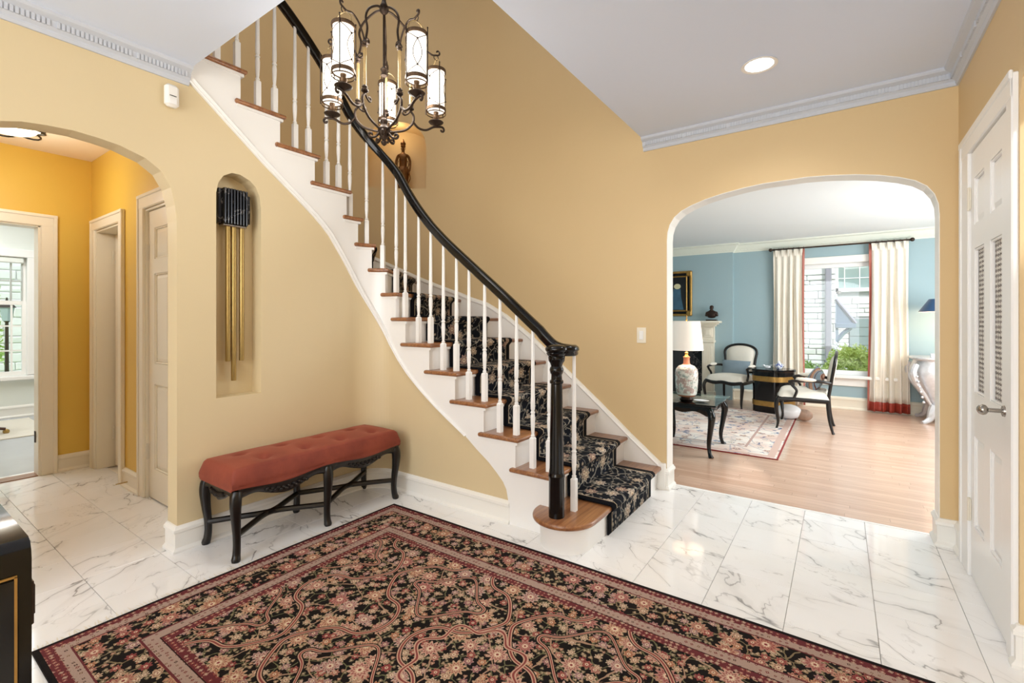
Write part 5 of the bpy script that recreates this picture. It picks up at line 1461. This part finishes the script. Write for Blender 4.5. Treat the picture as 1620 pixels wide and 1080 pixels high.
# drum table
def drum():
    t = thing('drum_table', 'black lacquered lobed drum table with two gilt bands', 'side table', (-.745, 7.21, 0))
    lb = (5, .045)
    R_ = .245
    obj('drum_body', MB().lathe([(R_, .0), (R_, .04), (R_, .545)], 60, lobes=lb), 'black', t, smooth=True, angle=50)
    obj('table_top', MB().lathe([(R_+.006, .545), (R_+.012, .552), (R_+.012, .572), (R_+.006, .578)], 60, lobes=lb), 'black', t, smooth=True, angle=40)
    for z in (.13, .455): obj('gilt_band', MB().lathe([(R_+.002, z-.035), (R_+.006, z-.033), (R_+.006, z+.033), (R_+.002, z+.035)], 60, lobes=lb), 'gold', t, smooth=True, angle=40)
drum()
t = thing('porcelain_jar', 'small round blue and white porcelain pot on the drum table', 'pot', (-.665, 7.14, .578))
obj('body', MB().lathe([(.02, 0), (.028, .004), (.045, .03), (.048, .05), (.036, .072), (.022, .08), (.02, .09)], 20), 'porcb', t, smooth=True)
obj('lid', MB().lathe([(.024, .088), (.020, .097), (.007, .102), (.009, .11), (.003, .117)], 16), 'porcb', t, smooth=True)
for sx in (-1, 1): obj('handle', MB().tube([(sx*.036, 0, .068), (sx*.056, 0, .066), (sx*.056, 0, .044), (sx*.044, 0, .034)], .004, 6), 'porcb', t, smooth=True)
t = thing('porcelain_bird', 'small white porcelain bird figurine on the drum table', 'figurine', (-.80, 7.13, .578))
bd = MB(); bd.sphere((0, 0, .026), .026, 12, 8, sc=(1.5, .8, .8)); bd.sphere((-.042, 0, .045), .013, 10, 6); bd.tube([(-.028, 0, .034), (-.042, 0, .045)], .009, 8); bd.tube([(-.052, 0, .045), (-.064, 0, .043)], [.004, .001], 6); obj('body', bd, 'porc', t, smooth=True)
for sg in (-1, 1): obj('wing', MB().tube([(.0, sg*.012, .034), (.03, sg*.03, .045), (.062, sg*.04, .058)], [.012, .012, .002], 8, flat=.35), 'porc', t, smooth=True)
# mottled object on floor by the drum
t = thing('garden_stool', 'mottled brown and white carved animal stool lying behind the side chair', 'stool', (-.50, 6.72, 0), radians(10))
mm = plain('mottled_stone', '#a88a76', .6, var=.65, vscale=16, bump=.6, bscale=30); MAT['mottled'] = mm
obj('body', MB().tube(spl([(-.16, 0, .085), (-.08, 0, .10), (.02, 0, .10), (.10, 0, .085)], 4), [.05, .06, .07, .078, .085, .09, .092, .092, .088, .082, .075, .065, .05], 16), 'porc', t, smooth=True)
obj('head', MB().sphere((.14, 0, .072), .082, 16, 10, sc=(1.15, .9, .85)), 'mottled', t, smooth=True)
# glass-topped console table
def glass_table():
    t = thing('glass_table', 'black cabriole leg table with glass top by the arch', 'table', (-1.19, 4.71, 0))
    ax, ay = .235, .265; H = .445
    for sx in (-1, 1):
        for sy in (-1, 1):
            P_ = spl([(sx*ax, sy*ay, H-.02), (sx*(ax+.022), sy*(ay+.022), H-.08), (sx*(ax+.012), sy*(ay+.012), .27), (sx*(ax-.008), sy*(ay-.008), .12), (sx*(ax+.0), sy*(ay+.0), .04), (sx*(ax+.018), sy*(ay+.018), 0)], 4)
            obj('leg', MB().tube(P_, [interp([(0, .030), (4, .033), (10, .022), (14, .016), (17, .017), (20, .024)], k) for k in range(len(P_))], 10), 'black', t, smooth=True)
    ap = MB()
    for (a, b) in (((-ax, -ay), (ax, -ay)), ((ax, -ay), (ax, ay)), ((ax, ay), (-ax, ay)), ((-ax, ay), (-ax, -ay))):
        a = Vector(a); b = Vector(b); d = b-a; L = d.length; dd = d/L; nn = Vector((dd.y, -dd.x)); fr_ = []
        for i in range(17):
            u = i/16; p = a+d*u; fr_.append(((p.x, p.y, H), (nn.x, nn.y, 0), (0, 0, (.075-.025*sin(pi*u)+.012*cos(4*pi*u))/.07)))
        ap.sweep([(-.01, 0), (-.01, -.07), (.008, -.07), (.014, -.06), (.014, 0)], fr_)
    obj('apron', ap, 'black', t, smooth=True, angle=40)
    obj('table_top', MB().box((0, 0, H+.008), (.50, .56, .016), bev=.004), 'ebony', t)
    obj('glass_top', MB().box((0, 0, H+.024), (.60, .66, .012), bev=.004), 'tglass', t)
glass_table()
TZ = .476
def table_lamp():
    x, y = -1.20, 4.62
    t = thing('table_lamp', 'lit table lamp with white shade and painted blossom vase base on glass table', 'table lamp', (x, y, TZ))
    obj('foot', MB().lathe([(.058, 0), (.062, .004), (.055, .014), (.050, .022), (.050, .026)], 24), 'bronze', t, smooth=True)
    vs = MB().lathe([(.060, 0), (.075, .006), (.092, .03), (.099, .08), (.103, .15), (.104, .22), (.097, .262), (.070, .292), (.042, .302), (.030, .315), (.027, .36), (.034, .378)], 32)
    o = obj('vase', vs, 'vase', t, smooth=True); o.location = (0, 0, .026)
    obj('neck', MB().lathe([(.034, .402), (.018, .412), (.012, .43), (.018, .44), (.008, .45), (.004, .74), (.006, .745)], 14), 'gold', t, smooth=True)
    sh = MB().lathe([(.152, .468), (.122, .742)], 40, cap=False); sh.lathe([(.149, .469), (.119, .741)], 40, cap=False)
    obj('lamp_shade', sh, 'lampshade', t, smooth=True)
    obj('finial', MB().lathe([(.004, .74), (.009, .757), (.003, .77), (.007, .785), (.002, .80)], 10), 'gold', t, smooth=True)
    light('table_lamp_bulb', 'POINT', (x, y, TZ+.60), 5, (1, .85, .66), radius=.04)
    c = MB().tube(spl([(-.05, -.02, .012), (-.10, -.12, .012), (-.12, -.24, .008), (-.14, -.265, -.02), (-.12, -.27, -.25), (-.11, -.26, -.42), (-.16, -.23, -.47)], 5), .0022, 5); obj('cord', c, 'cable', t, smooth=True)
table_lamp()
t = thing('porcelain_dish', 'shallow white dish on the glass table beside the lamp', 'dish', (-1.05, 4.55, TZ))
obj('dish_bowl', MB().lathe([(.0, .004), (.03, .004), (.06, .012), (.062, .014), (.03, .008), (.0, .007)], 24, cap=False, sx=1.1, sy=.8), 'porc', t, smooth=True)
# painting
def painting():
    x0_, x1_, z0_, z1_ = -2.62, -1.955, 1.30, 2.03; y = YW-.1
    t = thing('framed_painting', 'dark portrait painting in heavy black and gilt frame above the mantel', 'painting', ((x0_+x1_)/2, y, (z0_+z1_)/2))
    W = x1_-x0_; H = z1_-z0_
    obj('canvas', MB().box((0, -.015, 0), (W-.12, .01, H-.12)), plain('dark_painted_canvas', '#121214', .4, var=.3, vscale=4), t)
    for nm, e, w_, d_, m_ in (('outer_frame', 0, .035, .045, 'gold'), ('middle_frame', .033, .045, .03, 'black'), ('inner_frame', .075, .022, .036, 'gold')):
        mb = MB()
        a, b = W/2-e, H/2-e
        for (cx, cz, sx, sz) in ((-a+w_/2, 0, w_, 2*b), (a-w_/2, 0, w_, 2*b), (0, b-w_/2, 2*a, w_), (0, -b+w_/2, 2*a, w_)): mb.box((cx, -d_/2, cz), (sx, d_, sz), bev=.008)
        obj(nm, mb, m_, t)
    cr = MB()
    for sx in (-1, 1):
        for sz in (-1, 1): cr.box((sx*(W/2-.045), -.03, sz*(H/2-.045)), (.085, .05, .085), bev=.015)
    obj('corner_ornament', cr, 'gold', t)
    # flat painted sitter: pale headwear, face and blue clothing
    fg = MB(); fg.lathe([(.0, 0), (.055, 0)], 20, cap=False, T=Matrix.Translation((.10, -.0215, .12)) @ Matrix.Rotation(pi/2, 4, 'X'), sy=.8); obj('painted_hat', fg, plain('cream_paint', '#d8d2a8', .5), t)
    fg = MB(); fg.add([(.04, -.0212, .08), (.15, -.0212, .08), (.16, -.0212, -.06), (.20, -.0212, -.26), (-.04, -.0212, -.26), (.02, -.0212, -.04)], [(0, 1, 2, 3, 4, 5)]); obj('painted_robe', fg, plain('blue_paint', '#3b5f74', .5, var=.4, vscale=12), t)
painting()
# bust on mantel
def bust():
    t = thing('mantel_bust', 'small dark bronze bust on the right end of the mantel', 'bust', (-1.64, YW-.21, 1.2225))
    t.scale = (1.3, 1.3, 1.22)
    V = [(0, 0, .03), (0, 0, .08), (0, 0, .115), (0, -.004, .135), (0, -.008, .158), (0, -.006, .182), (-.05, 0, .10), (-.062, -.004, .055), (.05, 0, .10), (.062, -.004, .055)]
    E_ = [(0, 1), (1, 2), (2, 3), (3, 4), (4, 5), (2, 6), (6, 7), (2, 8), (8, 9)]
    skin_figure('torso', V, E_, [(.055, .04), (.056, .038), (.042, .03), (.014, .014), (.020, .023), (.018, .021), .022, .018, .022, .018], 'bronze', t)
    obj('base', MB().box((0, 0, .008), (.12, .085, .016), bev=.004), 'bronze', t)
    f_ = MB(); f_.sphere((0, -.030, .160), .0045, 6, 5, sc=(.8, 1.2, 1.6))
    for sx in (-1, 1): f_.sphere((sx*.008, -.027, .168), .003, 6, 4); f_.sphere((sx*.021, -.004, .16), .006, 6, 5, sc=(.5, 1, 1.6))
    obj('face', f_, 'bronze', t, smooth=True); obj('hair', MB().sphere((0, .001, .178), .023, 12, 8, sc=(1, 1.05, .9)), 'bronze', t, smooth=True)
bust()
# curtains
def curtain(xa, xb, label, edge_side, fan, hem):
    t = thing('curtain', label, 'curtain', ((xa+xb)/2, YW-.09, 0), 0, 'cream pleated curtains at the living room window')
    W = xb-xa; zt, zb = 2.255, .02; NP_ = 5
    def f(u, z):
        v = (zt-z)/(zt-zb)
        A = .012+.030*min(1, v*3.0); spread = 1+fan*v
        ph = u*NP_*2*pi+.7*sin(3.1*v+u*4)*v
        x = (u-.5)*W*(1-.05*sin(pi*min(1, v*1.2)))*spread+.008*sin(ph*1.3+2)*v; y = A*(.7+.3*sin(u*9+2))*sin(ph)+.010*sin(u*51+3*v)*min(1, v*2)
        return x, y
    def panel(u0, u1, z0_, z1_, nu, nz, name, mat, parent, dy=0.0):
        mb = MB()
        mb.grid(lambda u, v: (lambda q: (q[0], q[1]+dy, z0_+(z1_-z0_)*v))(f(u0+(u1-u0)*u, z0_+(z1_-z0_)*v)), nu, nz)
        o = obj(name, mb, mat, parent, smooth=True, angle=80); s_ = o.modifiers.new('solid', 'SOLIDIFY'); s_.thickness = .004; s_.offset = 0; return o
    e = .030/W
    u0, u1 = (0, 1-e) if edge_side == 'r' else (e, 1)
    zh = .145 if hem else zb
    panel(u0, u1, zh, zt, 110, 24, 'fabric', 'linen', t)
    if edge_side == 'r': panel(1-e, 1, zb, zt, 8, 24, 'rust_edging', 'rust', t)
    else: panel(0, e, zb, zt, 8, 24, 'rust_edging', 'rust', t)
    if hem: panel(u0, u1, zb, zh, 110, 3, 'rust_hem', 'rustd', t)
    for i in range(NP_):
        x = (-.5+(i+.5)/NP_)*W; pl = MB()
        for k in (-1, 0, 1): pl.tube([(x+k*.010, -.018, zt), (x+k*.007, -.026, zt-.05), (x+k*.003, -.030, zt-.10)], [.006, .007, .004], 6)
        obj('pinch_pleat', pl, 'linen', t, smooth=True)
curtain(-.81, -.415, 'cream pleated curtain with rust edging left of the living room window', 'r', .06, False)
curtain(.315, .725, 'cream pleated curtain with rust hem right of the living room window', 'l', .10, True)
t = thing('curtain_rod', 'dark bronze curtain rod with ball finials above the window', 'curtain rod', (0, YW-.09, 2.268))
obj('pole', MB().tube([(-.83, 0, 0), (.74, 0, 0)], .011, 10), 'iron', t, smooth=True)
for x in (-.845, .76): obj('finial', MB().sphere((x, 0, 0), .026, 12, 8), 'iron', t, smooth=True)
for x in (-.79, .735): obj('bracket', MB().tube([(x, 0, 0), (x, .088, 0)], .007, 8), 'iron', t)
for i in range(14):
    x = -.80+i*.062 if i < 7 else .33+(i-7)*.062
    obj('ring', MB().tube([(x, .017*cos(a), .017*sin(a)) for a in [2*pi*j/12 for j in range(13)]], .003, 6, cap=False), 'iron', t, smooth=True)
# bombe chest with lamp
def bombe():
    t = thing('bombe_chest', 'silver leaf bombe chest with curved legs right of the curtain', 'chest', (1.195, 7.62, 0))
    lv = [(.16, .30), (.22, .33), (.32, .37), (.44, .43), (.56, .475), (.64, .48), (.70, .455), (.74, .44), (.755, .45)]
    mb = MB(); ring = []
    N = 40
    for z, hx in lv:
        hy = .18+.10*((hx-.30)/.18)
        for i in range(N):
            a = 2*pi*i/N; c_, s_ = cos(a), sin(a); n_ = 5
            r = (abs(c_)**n_+abs(s_)**n_)**(-1/n_); mb.v.append((hx*c_*r*(1+.03*cos(4*a)), hy*s_*r, z))
    for j in range(len(lv)-1):
        for i in range(N): k = (i+1) % N; mb.f.append((j*N+i, j*N+k, (j+1)*N+k, (j+1)*N+i))
    mb.f.append(tuple(range(N-1, -1, -1))); mb.f.append(tuple(range((len(lv)-1)*N, len(lv)*N)))
    obj('body', mb, 'silver', t, smooth=True, angle=50)
    tp = []
    for i in range(N):
        a = 2*pi*i/N; c_, s_ = cos(a), sin(a); r = (abs(c_)**5+abs(s_)**5)**(-.2); tp.append((.485*c_*r, .30*s_*r-.0))
    obj('top', MB().prism(tp, .755, .785, inset=.010), 'silver', t, smooth=True, angle=50)
    for sx in (-1, 1):
        for sy in (-1, 1):
            P_ = spl([(sx*.27, sy*.17, .20), (sx*.30, sy*.20, .13), (sx*.32, sy*.215, .06), (sx*.37, sy*.25, .02), (sx*.40, sy*.27, .012)], 4)
            obj('leg', MB().tube(P_, [interp([(0, .055), (8, .035), (12, .025), (16, .024)], k) for k in range(len(P_))], 8), 'silver', t, smooth=True)
            mo = MB().tube(spl([(sx*.45, sy*.26, .70), (sx*.48, sy*.285, .60), (sx*.44, sy*.26, .46), (sx*.36, sy*.21, .32), (sx*.30, sy*.17, .2)], 4), [interp([(0, .03), (4, .036), (8, .026), (16, .014)], k) for k in range(17)], 8)
            obj('corner_mount', mo, 'silver', t, smooth=True)
    sc_ = MB()
    for i in range(7): sc_.sphere((-.46+.012*i, -.30+.0*i, .62-.06*i), .016, 8, 5)
    stuff(obj('shell_carving', sc_, 'silver', t, smooth=True))
    obj('apron', MB().tube(spl([(-.30, -.20, .17), (-.15, -.215, .13), (0, -.22, .10), (.15, -.215, .13), (.30, -.20, .17)], 4), .022, 8), 'silver', t, smooth=True)
bombe()
t = thing('blue_shade_lamp', 'lamp with navy blue tapered shade on the silver chest', 'table lamp', (.985, 7.60, .786))
obj('foot', MB().lathe([(.06, 0), (.062, .01), (.03, .02), (.012, .03), (.010, .16), (.022, .18), (.01, .20), (.008, .54)], 18), 'silver', t, smooth=True)
sh = MB().lathe([(.20, .545), (.10, .70)], 32, cap=False); obj('lamp_shade', sh, 'navyshade', t, smooth=True)
obj('shade_lining', MB().lathe([(.196, .546), (.097, .699)], 32, cap=False), 'linen', t, smooth=True)
obj('bulb', MB().sphere((0, 0, .56), .03, 12, 8, sc=(1, 1, 1.1)), 'hall_shade', t, smooth=True)
light('blue_lamp_bulb', 'POINT', (.985, 7.60, .786+.50), 8, (1, .7, .42), radius=.04)
t = thing('small_box', 'small white box on the silver chest under the lamp', 'box', (.94, 7.43, .786)); obj('body', MB().box((0, 0, .018), (.12, .08, .036), bev=.006), 'porc', t); obj('lid', MB().box((0, 0, .042), (.124, .084, .012), bev=.005), 'porc', t)

# ================================================================== STUDY CHAIR
def desk_chair():
    t = thing('desk_chair', 'dark wooden swivel desk chair beyond the hall doorway', 'chair', (-7.42, .69, 0), radians(70))
    for i in range(5):
        a = 2*pi*i/5+.25; l = obj('leg', MB().tube(spl([(0, 0, .16), (.12*cos(a), .12*sin(a), .14), (.24*cos(a), .24*sin(a), .08), (.33*cos(a), .33*sin(a), .055)], 4), [.03]*5+[.024]*4+[.02]*4, 8, flat=.8), 'chair_wood', t, smooth=True)
        obj('caster', MB().sphere((.335*cos(a), .335*sin(a), .028), .028, 10, 8, sc=(1, .6, 1)), 'brass', l, smooth=True)
    obj('column', MB().lathe([(.03, .12), (.03, .38), (.06, .40)], 14), 'ebony', t, smooth=True)
    obj('seat', MB().box((0, 0, .45), (.48, .46, .09), bev=.03), 'chair_wood', t, smooth=True)
    obj('backrest', MB().tube(spl([(.22*cos(a), .22+.03*cos(a*2), .55+.36*sin(a)) for a in [pi*j/8 for j in range(9)]], 3), .025, 8), 'chair_wood', t, smooth=True)
    for sx in (-1, 1): obj('arm', MB().tube(spl([(sx*.22, .2, .66), (sx*.26, .0, .68), (sx*.25, -.15, .64), (sx*.23, -.12, .48)], 4), .018, 8), 'chair_wood', t, smooth=True)
desk_chair()
m = MB().box((-7.7, .5, .004), (1.3, 1.7, .008)); tag(obj('study_rug', m, 'fringe'), 'pale woven rug under the desk chair in the study', 'rug')

# ================================================================== OUTSIDE
gr = MB().box((-.5, 14, -.45), (40, 11.6, .1)); gr.box((-16, 0, -.45), (14, 30, .1)); struct(obj('ground_lawn', gr, 'ground'))
def stone_wall(parent, x0_, x1_, z0_, z1_, y, holes=(), seed=1, rowh=(.07, .17), L=(.18, .6)):
    rnd = random.Random(seed); z = z0_
    bk = MB(); n_ = 0
    while z < z1_:
        h = rnd.uniform(*rowh); x = x0_-rnd.uniform(0, .3)
        while x < x1_:
            l = rnd.uniform(*L); a, b = max(x, x0_), min(x+l, x1_); c, d = z, min(z+h, z1_)
            x += l
            if b-a < .03 or d-c < .03: continue
            segs = [(a, b)]
            for hx0, hx1, hz0, hz1 in holes:
                if d > hz0 and c < hz1:
                    ns = []
                    for p, q in segs:
                        if q <= hx0 or p >= hx1: ns.append((p, q))
                        else:
                            if p < hx0: ns.append((p, hx0))
                            if q > hx1: ns.append((hx1, q))
                    segs = ns
            for p, q in segs:
                if q-p < .03: continue
                mb = MB().box((0, 0, 0), (q-p-.012, .10, d-c-.012), bev=.012)
                for i_, v_ in enumerate(mb.v): mb.v[i_] = (v_[0]+rnd.uniform(-.004, .004), v_[1]+rnd.uniform(-.008, .008), v_[2]+rnd.uniform(-.004, .004))
                o_ = obj('stone', mb, 'stone', parent, fixn=False); o_.location = ((p+q)/2, y+.032+rnd.uniform(-.008, .008), (c+d)/2); n_ += 1
        z += h
    return n_
def neighbour():
    t = thing('neighbour_house', 'white painted stone house with slate blue bracket awning outside the window', 'house', (0, 0, 0))
    YH = 11.2; YB = 12.6
    XC = -.075
    m_ = MB().box((-1.3, YH+.1, 1.6), (2*(XC+1.3), .16, 4.1)); m_.box((XC-.08, (YH+YB)/2+.08, 1.6), (.1, YB-YH, 4.1)); m_.box((1.6, YB+.1, 1.6), (3.3, .16, 4.1)); obj('wall', m_, 'mortar', t)
    n1 = stone_wall(t, -1.25, XC, -.35, 2.7, YH, seed=4, L=(.2, .62))
    n2 = stone_wall(t, XC, 1.3, .55, 2.7, YB, holes=[(-.06, .72, 1.84, 2.6), (.17, 1.3, -.4, 1.29)], seed=9, L=(.2, .6))
    print('stones', n1, n2)
    obj('downpipe', MB().box((-.19, YH-.10, 1.5), (.105, .09, 4.0), bev=.02), 'pipe', t)
    wf = MB()
    for (x, z, a, b) in ((-.055, 2.17, .05, .66), (.745, 2.17, .05, .66), (.345, 1.895, .90, .08), (.345, 2.50, .85, .06)): wf.box((x, YB-.05, z), (a, .08, b))
    w_ = obj('window', wf, 'white', t); obj('pane', MB().box((.345, YB-.02, 2.2), (.76, .01, .54)), 'winglass', w_)
    for x in (.08, .345, .61): obj('muntin', MB().box((x, YB-.03, 2.2), (.018, .012, .54)), 'white', w_)
    obj('muntin', MB().box((.345, YB-.031, 2.15), (.76, .012, .018)), 'white', w_)
    for i in range(8):
        z = -.25+.19*i; obj('siding_board', MB().box((.73, YB-.045, z+.095), (1.12, .03, .183), bev=.004), 'siding', t)
    aw = MB(); x0_, x1_ = XC+.005, .22; ya, yb = YH+.0, YH+.5
    aw.add([(x0_, ya, 1.62), (x0_, ya, 1.18), (x1_, ya, 1.18), (x0_, yb, 1.62), (x0_, yb, 1.18), (x1_, yb, 1.18)], [(0, 1, 2), (3, 5, 4), (0, 2, 5, 3), (1, 4, 5, 2), (0, 3, 4, 1)])
    obj('awning', aw, 'awning', t)
    rb_ = MB().tube([(x0_, ya-.02, 1.65), (x1_+.03, ya-.02, 1.175)], .028, 4); obj('awning_edge', rb_, 'pipe', t)
    obj('awning_fascia', MB().box(((x0_+x1_)/2+.01, (ya+yb)/2-.01, 1.13), (x1_-x0_+.04, yb-ya+.04, .10), bev=.01), 'awning', t)
    obj('bracket', MB().tube([(x0_+.02, ya+.06, .84), (x0_+.12, ya+.06, .98), (x1_-.05, ya+.06, 1.09)], .040, 4), 'awning', t)
    obj('bracket_post', MB().box((x0_+.02, ya+.06, .96), (.045, .06, .30)), 'awning', t)
    obj('bell', MB().lathe([(.02, 0), (.045, .01), (.04, .05), (.015, .07)], 12, (-.02, YH-.05, 1.74)), 'nickel', t, smooth=True)
neighbour()
def shrub(x, y, z, rx, ry, rz_, n, mat, label, seed):
    rnd = random.Random(seed); t = thing('shrub', label, 'shrub', (x, y, -.4)); mb = MB()
    for i in range(n):
        a = rnd.uniform(0, 2*pi); e = rnd.uniform(-.5, 1); r = rnd.uniform(.65, 1.0)*(1+.12*sin(3*a+e*4))
        c_ = sqrt(max(0, 1-e*e)) if e > 0 else 1
        p = Vector((rx*r*c_*cos(a), ry*r*c_*sin(a), z+.4+rz_*r*e)); s_ = rnd.uniform(.018, .042)
        d = Vector((rnd.uniform(-1, 1), rnd.uniform(-1, 1), rnd.uniform(-.3, 1))).normalized(); q = d.cross(Vector((rnd.uniform(-1, 1), rnd.uniform(-1, 1), rnd.uniform(-1, 1)))).normalized()
        mb.add([p-d*s_, p+q*s_*.5, p+d*s_*1.4, p-q*s_*.5], [(0, 1, 2, 3)])
    stuff(obj('foliage', mb, mat, t, fixn=False))
    st_ = MB()
    for i in range(6): a = i; st_.tube([(.05*cos(a), .05*sin(a), 0), (rx*.4*cos(a), ry*.4*sin(a), z+.35)], [.015, .006], 6)
    obj('stems', st_, 'bronze', t)
shrub(.20, 9.3, .30, .50, .42, .52, 5200, 'leaf', 'bright yellow green shrub outside the living room window', 3)
shrub(-.50, 9.1, .12, .42, .36, .42, 3600, 'leafd', 'lower mid green shrub left of the bright one outside', 5)
# neighbouring stone wall seen from the study
def garden_wall():
    t = thing('stone_garage', 'grey stone building outside the study window', 'building', (-12.4, 2.6, 0), pi/2)
    obj('wall', MB().box((0, .09, 1.2), (3.0, .16, 3.4)), plain('pale_mortar', '#e2e2e0', .9), t); stone_wall(t, -1.5, 1.1, .2, 2.9, 0, seed=21, rowh=(.1, .2), L=(.25, .7))
garden_wall()
shrub(-11.4, 1.12, 1.2, .42, .42, 1.3, 4200, 'leafd', 'tall green bush seen through the study window', 8)
t = thing('garden_lantern', 'dark lantern outside the study window', 'lantern', (-10.2, 1.42, 0))
obj('post', MB().lathe([(.03, -.4), (.02, 1.2), (.04, 1.22)], 10), 'ebony', t); obj('lantern_glass', MB().lathe([(.05, 1.22), (.09, 1.42)], 6, cap=True), 'winglass', t); obj('lantern_roof', MB().lathe([(.11, 1.42), (.05, 1.50), (.015, 1.53), (.01, 1.57)], 6), 'ebony', t)
